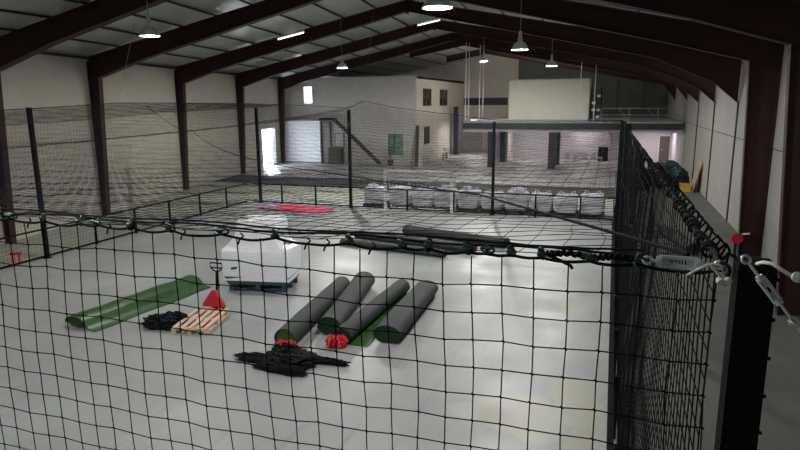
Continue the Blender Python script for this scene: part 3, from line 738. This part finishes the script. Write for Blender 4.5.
bm = BM(); tube(bm, (px, py+.12, .1), (px, py+.12, .42), .05); obj('pump', bm, M['black'], t)
hz = 1.2
tubes('handle_bar', [[(px, py+.14, .38), (px+.02, py+.16, hz-.2)]], .028, M['black'], t, 8)
lp = [(px+.02+.17*math.cos(q), py+.16, hz-.03+min(.05, .16*math.sin(q))) for q in np.linspace(-PI/2, 1.5*PI, 25)]
tubes('handle_loop', [lp, [(px-.12, py+.16, hz-.1), (px+.16, py+.16, hz-.1)]], .016, M['black'], t, 6)
# wrapped load on blue pallet
c0 = Vector((-8.97, 14.24, 0)); ang = math.atan2(.29, 1.5); ux, uy = (math.cos(ang), math.sin(ang))
pallet((c0.x, c0.y), ux, uy, 'blue pallet under the white wrapped load', 1.62, 1.0, 'bluewood', None, .2)
t = thing('wrapped_load', 'tall white film wrapped load with a stepped top on a blue pallet', 'load', c0)
UX = Vector((ux, uy, 0)); UY = Vector((-uy, ux, 0))
bm = BM()
def ring(u0, u1, v0, v1, z, r=.05):
    P = []
    for cu, cv, q0 in ((u1-r, v1-r, 0), (u0+r, v1-r, PI/2), (u0+r, v0+r, PI), (u1-r, v0+r, 1.5*PI)):
        for k in range(4): q = q0+k/3*PI/2; P.append(c0+UX*(cu+r*math.cos(q))+UY*(cv+r*math.sin(q))+Vector((0, 0, z)))
    return P
secs = [ring(-.93, .91, -.57, .56, .30), ring(-.95, .93, -.59, .58, .6), ring(-.95, .93, -.59, .58, 1.12), ring(-.93, .9, -.57, .56, 1.17), ring(-.86, .7, -.53, .54, 1.23), ring(-.72, .62, -.5, .52, 1.36), ring(-.58, .6, -.47, .5, 1.55), ring(-.52, .58, -.44, .48, 1.9), ring(-.49, .55, -.42, .46, 1.95)]
sweep(bm, secs); bmesh.ops.subdivide_edges(bm, edges=bm.edges[:], cuts=1, use_grid_fill=True)
for v in bm.verts: v.co += Vector((mnoise.noise(v.co*5), mnoise.noise(v.co*5+Vector((9, 0, 0))), .3*mnoise.noise(v.co*4)))*.02
obj('film_wrap', bm, M['film'], t, True)
bm = BM(); sweep(bm, [ring(-.85, .86, -.54, .54, .205), ring(-.93, .92, -.575, .56, .42)]); obj('turf_base', bm, mat('teal green sheet', (.03, .085, .065), .5), t)
for (u, v, z) in ((-.35, -.3, 1.95), (.8, -.2, 1.27)):
    bm = BM(); c = c0+UX*u+UY*v; tube(bm, (c.x-.1, c.y, z+.03), (c.x+.1, c.y, z+.03), .045, seg=10); obj('core_tube', bm, M['ply'], t)
bm = BM(); cc = c0+UX*(-.6)+UY*(-.61); hexa(bm, [cc+UX*-.08+Vector((0, 0, .62)), cc+UX*.08+Vector((0, 0, .65)), cc+UX*.08+UY*.02+Vector((0, 0, .65)), cc+UX*-.08+UY*.02+Vector((0, 0, .62)), cc+UX*-.08+Vector((0, 0, .68)), cc+UX*.08+Vector((0, 0, .71)), cc+UX*.08+UY*.02+Vector((0, 0, .71)), cc+UX*-.08+UY*.02+Vector((0, 0, .68))]); obj('blue_sticker', bm, M['bluewood'], t)

# red sheet on floor
poly = [(-16.3, 25.4), (-15.9, 26.7), (-14.6, 26.6), (-12.5, 26.3), (-12.1, 25.6), (-12.8, 24.9), (-14.2, 25.1), (-15.2, 25.0)]
bm = BM(); n = 26
grid = {}
from mathutils.geometry import intersect_point_tri_2d
def inside(x, y):
    r = False; j = len(poly)-1
    for i in range(len(poly)):
        if (poly[i][1] > y) != (poly[j][1] > y) and x < (poly[j][0]-poly[i][0])*(y-poly[i][1])/(poly[j][1]-poly[i][1])+poly[i][0]: r = not r
        j = i
    return r
for i in range(60):
    for j in range(30):
        x, y = -16.4+i*.075, 24.8+j*.07
        if inside(x, y): grid[i, j] = bm.verts.new((x, y, .03+.05*abs(mnoise.noise(Vector((x*2, y*3, 0))))+.02*mnoise.noise(Vector((x*7, y*7, 1)))))
for (i, j) in list(grid):
    q = [(i, j), (i+1, j), (i+1, j+1), (i, j+1)]
    if all(k in grid for k in q): bm.faces.new([grid[k] for k in q])
o = obj('red_sheet', bm, M['redcloth'], None, True); md = o.modifiers.new('thick', 'SOLIDIFY'); md.thickness = .02; md.offset = 0
tag(o, 'crumpled red sheet lying on the floor in the far left corner of the cage', 'sheet')
blob('white_rag', (-15.3, 25.35, .1), (.35, .22, .12), mat('lilac cloth', (.6, .45, .6), .8, var=.2), 'small pale lilac rag lying on the red sheet', 'rag', 9, .4, 3)
# small red item by left fence
t = thing('corner_marker', 'small red marker on the floor just outside the left fence', 'marker', (-18.1, 14.0, 0))
bm = BM(); tube(bm, (-18.15, 14.0, 0), (-18.15, 14.0, .34), .03); tube(bm, (-17.98, 14.1, 0), (-17.98, 14.1, .34), .03); obj('leg', bm, M['red'], t)
bm = BM(); bar(bm, (-18.22, 13.97, .3), (-17.9, 14.13, .3), .04, .08); obj('crossbar', bm, M['red'], t)

# ------------------------------------------------------------------ goal
GX0, GX1, GY, GH = -9.95, -6.75, 26.6, 1.85
t = thing('goal', 'white small football goal frame standing before the far bags', 'goal', ((GX0+GX1)/2, GY, 0))
for x in (GX0, GX1):
    bm = BM(); box(bm, x-.06, x+.06, GY-.06, GY+.06, 0, GH, .008); obj('goal_post', bm, M['white'], t)
bm = BM(); box(bm, GX0-.06, GX1+.06, GY-.06, GY+.06, GH, GH+.12, .008); obj('crossbar', bm, M['white'], t)
for x in (GX0, GX1):
    tubes('side_frame', [[(x, GY, GH), (x, GY+.45, GH-.1), (x, GY+.8, .03)], [(x, GY, .03), (x, GY+.8, .03)]], .025, M['white'], t, 6)
bm = BM(); tube(bm, (GX0, GY+.8, .03), (GX1, GY+.8, .03), .025, seg=6); obj('back_bar', bm, M['white'], t)
L = []
for k in range(1, 16):
    x = GX0+(GX1-GX0)*k/16; L.append([(x, GY, GH), (x, GY+.45, GH-.12), (x, GY+.8, .03)])
for k in range(1, 12):
    f = k/12; L.append([(GX0, GY+.45+.35*f, (GH-.12)*(1-f)), (GX1, GY+.45+.35*f, (GH-.12)*(1-f))])
tubes('goal_net', L, .004, M['whitecord'], t, 3)

# ------------------------------------------------------------------ bulk bags on pallets
def bulkbag(x, y, k, label):
    t = thing('bulk_bag', label, 'bag', (x, y, .12), 'white bulk bags along the far side')
    bm = BM(); secs = []; hh = .76+.05*math.sin(k*2.3)
    for z, r, rd in ((0, .44, .3), (.06, .48, .25), (.22, .5, .2), (.45, .51, .2), (hh-.1, .495, .2), (hh, .45, .22), (hh+.05, .25, .5), (hh+.06, .06, .9)):
        P = []
        for i in range(28):
            q = 2*PI*i/28; cx, sy = math.cos(q), math.sin(q); p = .32 if rd < .5 else 1
            P.append(Vector((x+r*math.copysign(abs(cx)**p, cx), y+r*math.copysign(abs(sy)**p, sy), .125+z)))
        secs.append(P)
    sweep(bm, secs)
    for v in bm.verts: v.co += Vector((mnoise.noise(v.co*4+Vector((k, 0, 0))), mnoise.noise(v.co*4+Vector((0, k, 0))), mnoise.noise(v.co*3.5+Vector((0, 0, k)))*1.3*(v.co.z > .5)))*.05
    obj('bag_body', bm, M['bag'], t, True)
    for sx in (-1, 1):
        for sy in (-1, 1):
            cx, cy = x+sx*.38, y+sy*.38
            tubes('lifting_loop', [[(cx, cy, .125+hh-.15), (cx-sx*.05, cy, .125+hh+.1+.05*random.random()), (cx-sx*.2, cy-sy*.03, .125+hh+.08), (cx-sx*.24, cy-sy*.05, .125+hh-.1)]], .02, M['bag'], t, 5)
    if k in (3, 4, 6, 0):
        blob('spout', (x-.1+.06*k % .2, y-.1, .125+hh+.08), (.25, .22, .14), M['bag'], None, None, k+50, .4, 3, t, 4)
order = ['first', 'second', 'third', 'fourth', 'fifth', 'sixth', 'seventh', 'eighth', 'ninth', 'tenth', 'eleventh']
bagx = [-11.0, -9.7, -8.5, -7.4, -6.25, -5.12, -4.0, -2.9, -1.8, -.7]
for k, x in enumerate(bagx):
    bulkbag(x, 28.1, k, 'full white bulk bag, %s from the left in the far row%s' % (order[k], ' beside the goal' if k == 4 else ''))
    pallet((x, 28.1), 1, 0, 'dark pallet under the %s white bulk bag from the left' % order[k], 1.06, .95, 'darkwood', 'dark pallets under the bulk bags', .12)

# ------------------------------------------------------------------ cage: posts, low rail fence
def net_post(x, y, h, label, s=.13, group='cage net posts'):
    t = thing('net_post', label, 'post', (x, y, 0), group)
    bm = BM(); box(bm, x-s/2, x+s/2, y-s/2, y+s/2, .012, h, .008); obj('post_tube', bm, M['black'], t)
    bm = BM(); box(bm, x-s*.95, x+s*.95, y-s*.95, y+s*.95, 0, .012); obj('base_plate', bm, M['black'], t)
    bm = BM(); box(bm, x-s/2-.004, x+s/2+.004, y-s/2-.004, y+s/2+.004, h, h+.012); obj('cap', bm, M['black'], t)
    return t
net_post(CX0, 14.85, 4.93, 'tall black net post standing at the left fence')
net_post(-16.95, 27.0, 4.8, 'tall black net post in the far left corner by the red sheet')
net_post(-11.9, 27.0, 4.68, 'tall black net post on the far side left of the goal')
net_post(-4.95, 27.0, 4.14, 'tall black net post on the far side right of the goal', .12)
net_post(.32, 27.0, 4.2, 'tall black net post at the far right corner of the cage')
net_post(.32, 14.6, 4.5, 'black net post midway along the right side net')
tp = thing('net_post', 'thick black near post at right, holding the front rope', 'post', (.42, 2.05, 0), 'cage net posts')
bm = BM(); box(bm, .38, .483, 2.0, 2.1, .012, 4.52, .004); obj('post_tube', bm, M['black'], tp)
bm = BM(); box(bm, .30, .55, 1.93, 2.17, 0, .012); obj('base_plate', bm, M['black'], tp)
for k in range(8):
    bm = BM(); z = 4.47-k*.125; tube(bm, (.483, 2.03, z), (.496, 2.03, z), .006, seg=8); obj('bolt', bm, M['black'], tp)

net_post(.32, 20.8, 4.35, 'black net post on the right side net just before the far corner')
def fence_post(p, label, h=1.0, s=.07):
    t = thing('fence_post', label, 'post', (p[0], p[1], 0), 'low fence posts around the cage')
    bm = BM(); box(bm, p[0]-s/2, p[0]+s/2, p[1]-s/2, p[1]+s/2, 0, h, .005); obj('post_tube', bm, M['black'], t)
    bm = BM(); box(bm, p[0]-s/2-.004, p[0]+s/2+.004, p[1]-s/2-.004, p[1]+s/2+.004, h, h+.01); obj('cap', bm, M['black'], t)
lefty = [6.9, 8.9, 10.9, 12.9, 16.95, 18.95, 20.95, 23.0, 25.05]
ll = ['nearest the front net, out at the left edge', 'second from the front net', 'third from the front net', 'just before the tall left post', 'first beyond the tall left post', 'second beyond the tall left post', 'third beyond the tall left post', 'fourth beyond the tall left post', 'last before the far left corner']
for y, l in zip(lefty, ll): fence_post((CX0, y), 'short black left fence post, '+l)
farx = [-15.7, -13.8, -9.0, -6.75, -3.05, -1.15]
fl = ['right of the far left corner post', 'just left of the second tall post', 'behind the middle of the goal', 'behind the right goal post', 'first right of the tall post beside the goal', 'last before the far right corner']
for x, l in zip(farx, fl): fence_post((x, 27.0), 'short black far fence post, '+l)
t = thing('fence_rail', 'black top and bottom rails of the low left fence', 'rail', (CX0, 15, 0))
for z in (.06, .97):
    bm = BM(); box(bm, CX0-.09, CX0-.04, 2.2, 26.9, z-.025, z+.025); obj('rail', bm, M['black'], t)
t = thing('fence_rail', 'black top and bottom rails of the low far fence before the bags', 'rail', (-8.6, 27, 0))
for z in (.06, .97):
    bm = BM(); box(bm, -17.4, .25, 27.04, 27.09, z-.025, z+.025); obj('rail', bm, M['black'], t)

t = thing('fence_rail', 'black top and bottom rails of the low fence along the right net', 'rail', (.22, 15, 0))
for z in (.06, .97):
    bm = BM(); box(bm, .17, .22, 2.2, 26.9, z-.025, z+.025); obj('rail', bm, M['black'], t)
rf = [5, 7, 9, 11, 13, 16.6, 18.6, 23, 25]
rl = ['nearest the camera', 'second from the camera', 'third from the camera', 'fourth from the camera', 'last before the mid post', 'first past the mid post', 'second past the mid post', 'third past the mid post', 'last before the far corner']
for y, l in zip(rf, rl): fence_post((.26, y), 'short black fence post along the right net, '+l)
# ------------------------------------------------------------------ nets
def sm(t): return t*t*(3-2*t)
def roofnet(x, y):
    tx = np.clip((x-CX0)/(CX1-CX0), 0, 1); ty = np.clip((y-CY0)/(CY1-CY0), 0, 1)
    zf = 4.51+0*tx
    zb = np.interp(tx, [0, .16, .32, .36, .45, .71, 1], [5.0, 4.9, 4.75, 5.07, 4.75, 4.2, 4.2])
    zl = np.interp(ty, [0, .3, .514, .66, .8, 1], [4.6, 4.75, 4.93, 5.08, 5.06, 5.0])
    zr = 4.51+(4.2-4.51)*ty
    base = (1-ty)*zf+ty*zb; side = (1-tx)*zl+tx*zr
    corner = (1-tx)*((1-ty)*4.6+ty*5.0)+tx*((1-ty)*4.51+ty*4.2)
    z = base+side-corner
    sag = .62*np.power(np.clip(4*tx*(1-tx), 0, 1), np.where(tx < .5, .85, .4))*np.power(4*ty*(1-ty)+1e-9, .7)
    sag = sag*(1+.06*np.sin(x*1.1+y*.4))
    return z-sag
def grid_lines(Pf, us, vs):
    L = []
    for u in us: L.append(np.stack(Pf(np.full(len(vs), u), vs), -1))
    for v in vs: L.append(np.stack(Pf(us, np.full(len(us), v)), -1))
    return L
def jit(x, y, s, f=1.0): return s*(np.sin(x*7.1*f+y*3.3)+np.sin(y*5.7*f-x*2.9)+np.sin((x+y)*11.3*f))/2
us = np.arange(CX0, CX1+.001, .125); vs = np.arange(CY0+.02, CY1, .125)
L = grid_lines(lambda x, y: (x+jit(x, y, .015), y+jit(y, x, .015), roofnet(x, y)+jit(x, y, .01)), us, vs)
us = np.arange(CX0+.03, CX0+2.2, .0625); vs = np.arange(10, CY1, .0625)   # net gathered along the left edge
L += grid_lines(lambda x, y: (x, y, roofnet(x, y)+.015+jit(x, y, .015)), us, vs)
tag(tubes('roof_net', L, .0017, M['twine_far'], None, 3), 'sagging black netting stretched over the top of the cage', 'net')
# right side net
us = np.arange(CY0+.05, CY1, .1); vs = np.linspace(.02, 4.5, 46)
def pr(y, z):
    top = 4.51+(4.2-4.51)*(y-CY0)/(CY1-CY0)
    return (CX1+.02+.006*np.sin(y*1.7+z)+jit(y, z, .003), y+jit(z, y, .004), z/4.5*top)
tag(tubes('side_net', grid_lines(pr, us, vs), .0031, M['twine'], None, 3), 'black netting wall along the right side of the cage', 'net')
us = np.arange(CY0+.05, CY1, .125); vs = np.arange(.02, 1.0001, .026)
def pl(y, t_):
    top = np.interp((y-CY0)/(CY1-CY0), [0, .3, .514, .66, .8, 1], [4.6, 4.75, 4.93, 5.05, 4.85, 4.85])
    return (CX0+.05*np.sin(y*1.1+t_*3)+jit(y, t_*5, .01)+.14, y, t_*top)
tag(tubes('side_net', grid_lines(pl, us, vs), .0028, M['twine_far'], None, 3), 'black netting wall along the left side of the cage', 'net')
us = np.arange(CX0+.1, CX1-.05, .125); vs = np.arange(.03, 1.0001, .028)
def pf(x, t_):
    top = np.interp((x-CX0)/(CX1-CX0), [0, .16, .32, .36, .45, .71, 1], [4.85, 4.75, 4.7, 5.05, 4.7, 4.2, 4.2])
    return (x, CY1+.16+.05*np.sin(x*1.3+t_*2), t_*top)
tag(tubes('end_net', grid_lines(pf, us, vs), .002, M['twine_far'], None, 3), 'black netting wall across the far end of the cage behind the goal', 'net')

# front net with hanging edge between the clips
clipx = [-3.6, -3.25, -2.9, -2.57, -2.37, -2.16, -2.06, -1.89, -1.69, -1.44, -1.2, -.89, -.69, -.59, -.45, -.38, -.3, -.2, -.05, .1]
FX0 = -6.0
cs = np.array([FX0]+[FX0+.35*k for k in range(1, 7)]+clipx+[.33])
def edge_sag(x):
    i = np.clip(np.searchsorted(cs, x)-1, 0, len(cs)-2); a_ = cs[i]; b_ = cs[i+1]; f = np.clip((x-a_)/(b_-a_), 0, 1)
    return .014+np.minimum(.016, .07*(b_-a_))*4*f*(1-f)
ncol = np.arange(FX0+.05, .34, .1045)
coff = np.cumsum(rng.normal(0, .003, len(ncol))); coff -= np.linspace(0, coff[-1], len(ncol))
rows = np.arange(0, 46)
X = ncol[:, None]+coff[:, None]+.004*np.sin(rows[None, :]*.9+ncol[:, None]*5)+rng.normal(0, .0015, (len(ncol), 46))+.006*(rows[None, :]/12)
Z = 4.51-edge_sag(ncol)[:, None]*np.exp(-rows[None, :]/1.2)-.012*(1-np.exp(-rows[None, :]/1.2))-.107*rows[None, :]+.007*np.sin(ncol[:, None]*3.2+rows[None, :]*.35)+rng.normal(0, .0016, (len(ncol), 46))
for k in range(len(ncol)): Z[k, 1:] += .004*math.sin(k*1.9)
X = np.minimum(X, .345)
Z = np.maximum(Z, .02)
Yn = 2.0+.012*np.sin(ncol[:, None]*2+rows[None, :]*.4)
P = np.stack([X, np.broadcast_to(Yn, X.shape), Z], -1)
L = [P[i] for i in range(len(ncol))]+[P[:, j] for j in range(1, 46)]
fn = thing('front_net', 'black square mesh netting hanging in front of the camera', 'net', (-2, 2, 0))
tubes('net_mesh', L, .0024, M['twine'], fn, 5)
L = [np.stack([P[i, j]+np.array([-.006, 0, .003]), P[i, j]+np.array([0, 0, 0]), P[i, j]+np.array([.006, 0, -.003])]) for i in range(len(ncol)) for j in range(1, 20)]
tubes('knots', L, .0038, M['twine'], fn, 5)['kind'] = 'stuff'
xs = np.linspace(FX0, .345, 260)
tubes('edge_cord', [np.stack([xs, 2.0+.004*np.sin(xs*40), 4.51-edge_sag(xs)], -1)], .0055, M['rope'], fn, 6)
# top rope
xs = np.linspace(FX0, .12, 200)
tr = thing('top_rope', 'taut black double rope along the top of the front net', 'rope', (-2, 2, 4.5))
tubes('rope_strand', [np.stack([xs, 2.012+.003*np.sin(xs*60), 4.522-.006*np.sin(xs*9)], -1)], .0045, M['rope'], tr, 6)
tubes('rope_strand', [np.stack([xs, 2.026+.003*np.cos(xs*60), 4.532+.005*np.sin(xs*7)], -1)], .004, M['rope'], tr, 6)
# lumpy wound rope near the right end
xs = np.linspace(-.2, .14, 220)
tubes('wound_rope', [np.stack([xs, 2.01+.006*np.sin(xs*300+2*np.sin(xs*37)), 4.509+.0055*np.cos(xs*300+2*np.sin(xs*37))+.004*np.sin(xs*41)], -1)], .0075, M['rope'], tr, 6)
tubes('rope_strand', [np.stack([xs, np.full(220, 2.01), 4.509+.004*np.sin(xs*41)], -1)], .0085+.002*np.sin(xs*70), M['rope'], tr, 6)
tubes('rope_tail', [[(-.18, 2, 4.505), (-.15, 1.995, 4.495), (-.13, 1.99, 4.488), (-.105, 1.985, 4.478), (-.10, 1.985, 4.468)]], .006, M['rope'], tr, 6)

# green clips along the rope
def clip(x, k, rot):
    near = 'clip on the front rope'
    t = thing('net_clip', CL[k], 'clip', (x, 2.0, 4.51), 'green clips on the front rope')
    w_, h_ = .010, .021
    c, s_ = math.cos(rot), math.sin(rot)
    lp = [(x+(w_*math.cos(q))*c-(h_*math.sin(q))*s_, 2.004+.012*math.sin(q*1.0+k), 4.508+(w_*math.cos(q))*s_+(h_*math.sin(q))*c) for q in np.linspace(0, 2*PI, 19)]
    tubes('hook_ring', [lp], .0045, M['clip'], t, 6)
    bm = BM(); tube(bm, (x-.014*c, 1.994, 4.508-.014*s_), (x+.014*c, 1.994, 4.508+.014*s_), .0075, .0075, 8); obj('clip_barrel', bm, M['clip'], t)
    tubes('gate', [[(x-.018*s_-.006, 1.99, 4.508+.018*c), (x+.02, 1.985, 4.512+.008*math.sin(k))]], .005, M['clip'], t, 6)
CL = ['green clip farthest left, outside the frame before the left edge', 'green clip next after the farthest left one, outside the frame', 'green clip just outside the left edge of the photo', 'green clip at the left edge of the photo on the front rope',
      'green clip on the front rope right beside the tall left post', 'green clip third from the left edge of the photo', 'green clip close right of the third one from the left edge', 'green clip above the left end of the dark fence floor, fifth from the left edge',
      'green clip sixth from the left edge, before the left fence corner', 'green clip crossing the left side of the white wrapped load', 'green clip crossing the right side of the white wrapped load', 'green clip in front of the left end of the far dark rolls',
      'green clip in front of the middle of the far dark rolls', 'green clip close right of the one at the middle of the far rolls', 'green clip below the right end of the far dark rolls', 'green clip second of the tight trio right of the far rolls',
      'green clip third of the tight trio right of the far rolls', 'green clip at the start of the wound black rope', 'green clip amid the wound black rope', 'green clip at the right end of the wound rope near the silver turnbuckle']
for k, x in enumerate(clipx): clip(x, k, random.uniform(-.5, .5) if k % 3 else 1.2)
# loose cord tails hanging from the rope
L = []
for x in (-2.45, -1.35, -1.06, -.98, -.8, -2.0, -1.62):
    L.append([(x, 1.995, 4.505), (x+.015, 1.99, 4.497), (x-.004, 1.99, 4.482), (x-.012, 1.99, 4.462)])
for i, l in enumerate(L):
    tag(tubes('cord_tail', [l], .0038, M['rope'], None, 5), 'short black cord end dangling from the front rope, %s' % ['near the left edge', 'over the white wrapped load', 'right of the white load', 'farther right of the white load', 'before the far dark rolls', 'by the tall left post', 'left of the white load'][i], 'cord', 'dangling cord ends')

# diagonal rope across roof net, edge ropes
tt = np.linspace(0, 1, 120); xs = .25+(CX0-.25)*tt; ys_ = np.interp(xs, [-17.65, -9.8, -5.5, -2.9, -.95, .25], [20, 13.2, 9.3, 6.8, 4.6, 2.1])
tag(tubes('seam_rope', [np.stack([xs, ys_, roofnet(xs, ys_)+.012], -1)], .0075, M['rope'], None, 5), 'thick black rope running diagonally across the roof netting', 'rope')
tt = np.linspace(CX0, CX1, 100)
tag(tubes('edge_rope', [np.stack([tt, np.full(100, CY1+.05), roofnet(tt, np.full(100, CY1))+.02], -1)], .014, M['rope'], None, 5), 'black rope carrying the far edge of the roof netting', 'rope')
tt = np.linspace(CY0, CY1, 100)
tag(tubes('edge_rope', [np.stack([np.full(100, CX0+.1), tt, roofnet(np.full(100, CX0), tt)+.02], -1)], .014, M['rope'], None, 5), 'black rope carrying the left edge of the roof netting', 'rope')
tag(tubes('suspension_cord', [[(CX0+.1, 18.5, 5.05), (-17.3, 19.5, roof_z(-17.3, 19.5)-.1)]], .008, M['rug'], None, 4), 'thin cord lifting the left net edge up to the roof', 'cord')
tag(tubes('suspension_cord', [[(-11.2, 27.05, 5.03), (-11.2, 28.8, roof_z(-11.2, 28.8)-.1)]], .008, M['rug'], None, 4), 'thin cord lifting the far net edge up to the roof', 'cord')
# laced cord along the top of the right net
n = 5200; tt = np.linspace(0, 1, n); yy = 1.95+(26.9-1.95)*tt**1.5
top = 4.51+(4.2-4.51)*(yy-CY0)/(CY1-CY0)
ph = np.cumsum(np.gradient(yy))*2*PI/.075
rr = .015+.007*np.sin(yy*19)*np.sin(yy*5.3)+.005*np.sin(yy*43); ph = ph+1.5*np.sin(yy*31)
t = thing('lacing_cord', 'thick black laced cord spiralling along the top of the right net', 'cord', (.32, 14, 4.4))
tubes('lacing', [np.stack([.33+rr*np.cos(ph), yy, top+rr*np.sin(ph)], -1)], .0062, M['rope'], t, 5)
tt = np.linspace(0, 1, 300); yy = 1.98+(26.9-1.98)*tt
top = 4.51+(4.2-4.51)*(yy-CY0)/(CY1-CY0)
tubes('core_rope', [np.stack([.33+.008*np.sin(yy*12), yy, top+.01*np.cos(yy*9)], -1)], .009, M['rope'], t, 6)
L = []
for k in range(26):
    y = 2.05+k*.14; z = 4.5-.0124*(y-2); q = random.uniform(0, 2*PI)
    L.append([(.33, y, z), (.36+.02*random.random(), y+.03, z+.035), (.39, y+.05*math.cos(q), z+.01), (.385, y+.06, z-.04-.03*random.random())])
for l in L: tubes('cord_end', [l], .005, M['rope'], t, 5)

# ------------------------------------------------------------------ turnbuckles
def turnbuckle(p0, p1, label, r=.0035, wid=.013, lead0=.18, lead1=.8):
    p0 = Vector(p0); p1 = Vector(p1); d = (p1-p0); Ln = d.length; d.normalize()
    s_ = d.cross(Vector((0, -1, .3))).normalized()
    t = thing('turnbuckle', label, 'turnbuckle', (p0+p1)/2, 'silver turnbuckles')
    a0, a1 = p0+d*Ln*lead0, p0+d*Ln*lead1
    bm = BM()
    for sg in (-1, 1): tube(bm, a0+s_*sg*wid*.6, a1+s_*sg*wid*.6, r*1.15, seg=8)
    for q in (a0, a1): tube(bm, q-d*.008, q+d*.008, wid*.75, seg=10)
    obj('frame', bm, M['zinc'], t)
    for q0, q1 in ((p0+d*.012, a0+d*.03), (p1-d*.012, a1-d*.03)):
        bm = BM(); tube(bm, q0, q1, r*.9, seg=8); obj('threaded_rod', bm, M['zinc'], t)
    for q, sg in ((p0, 1), (p1, -1)):
        L = [q+d*sg*.012*math.cos(u)+s_*.01*math.sin(u) for u in np.linspace(.6, 2*PI+(.0 if sg > 0 else -.3), 18)]
        tubes('hook', [[tuple(v) for v in L]], r*.9, M['zinc'], t, 6)
    return t
turnbuckle((.125, 1.99, 4.513), (.325, 1.985, 4.515), 'horizontal silver turnbuckle tensioning the front rope near the post', .0065, .021, .16, .70)
t = thing('tie_cord', 'frayed white cord knotted at the right end of the horizontal turnbuckle', 'cord', (.3, 1.98, 4.5))
tubes('cord_strand', [[(.235, 1.97, 4.478), (.255, 1.968, 4.495), (.28, 1.965, 4.512), (.30, 1.965, 4.52), (.33, 1.97, 4.515)],
                      [(.27, 1.966, 4.505), (.29, 1.96, 4.52), (.305, 1.965, 4.505), (.32, 1.965, 4.522), (.34, 1.965, 4.49)],
                      [(.30, 1.96, 4.52), (.315, 1.955, 4.5), (.33, 1.955, 4.48), (.338, 1.955, 4.462)]], .004, M['whitecord'], t, 6)
for k, (x, z) in enumerate(((.325, 4.475), (.338, 4.468), (.345, 4.48))):
    bm = BM(); bmesh.ops.create_icosphere(bm, subdivisions=2, radius=.011, matrix=Matrix.Translation((x, 1.955, z)))
    for v in bm.verts: v.co += Vector((mnoise.noise(v.co*90), mnoise.noise(v.co*90+Vector((5, 0, 0))), mnoise.noise(v.co*90+Vector((0, 5, 0)))))*.006
    obj('frayed_end', bm, M['whitecord'], t, True)
# two stays from the post towards the right, nearer the camera
turnbuckle((.372, 1.88, 4.562), (.50, 1.86, 4.40), 'diagonal silver turnbuckle hooked on top of the black near post', .0045, .014, .3, .68)
turnbuckle((.497, 1.86, 4.527), (.62, 1.85, 4.525), 'silver turnbuckle cut by the right edge of the photo, with a pale hook', .006, .016, .06, .9)
t = thing('stay_hook', 'pale bent hook joining the near post top to the right edge turnbuckle', 'hook', (.44, 1.9, 4.55))
tubes('hook_rod', [[(.415, 1.95, 4.535), (.42, 1.9, 4.553), (.435, 1.88, 4.556), (.455, 1.87, 4.545), (.48, 1.865, 4.53), (.5, 1.86, 4.527)]], .0055, M['whitecord'], t, 7)
t = thing('chain_link_stay', 'short silver chain below the diagonal turnbuckle at the right edge', 'chain', (.52, 1.86, 4.38))
for k in range(6):
    c = Vector((.505+k*.024, 1.86, 4.393-k*.016)); dd = Vector((.83, 0, -.55)); ss = Vector((.55, 0, .83)) if k % 2 else Vector((0, 1, 0))
    tubes('chain_link', [[tuple(c+dd*.017*math.cos(u)+ss*.010*math.sin(u)) for u in np.linspace(0, 2*PI, 15)]], .0032, M['zinc'], t, 6)

# ------------------------------------------------------------------ daylight and exposure
wd = bpy.data.worlds.new('world'); scn.world = wd; wd.use_nodes = True
wn = wd.node_tree.nodes; bg = wn['Background']
sky = wn.new('ShaderNodeTexSky'); sky.sky_type = 'PREETHAM'; sky.turbidity = 8
mx = wn.new('ShaderNodeMix'); mx.data_type = 'RGBA'; mx.inputs['Factor'].default_value = .75
ii = [q for q in mx.inputs if q.type == 'RGBA']; wd.node_tree.links.new(sky.outputs['Color'], ii[0]); ii[1].default_value = (.8, .9, 1.0, 1)
wd.node_tree.links.new([q for q in mx.outputs if q.type == 'RGBA'][0], bg.inputs['Color'])
bg.inputs['Strength'].default_value = 16.0
sd = bpy.data.lights.new('sun', 'SUN'); sd.energy = 5; sd.angle = R(1.0); sd.color = (1, .97, .93)
so = bpy.data.objects.new('sun', sd); COL.objects.link(so); so.rotation_euler = Vector((3, -4.2, -2.4)).to_track_quat('-Z', 'Y').to_euler(); so.location = (-40, 60, 20)
vs_ = scn.view_settings; vs_.view_transform = 'Standard'; vs_.look = 'None'; vs_.gamma = 1; vs_.use_curve_mapping = False; vs_.exposure = 0.12
scn.cycles.max_bounces = 6; scn.cycles.diffuse_bounces = 4; scn.cycles.use_denoising = True
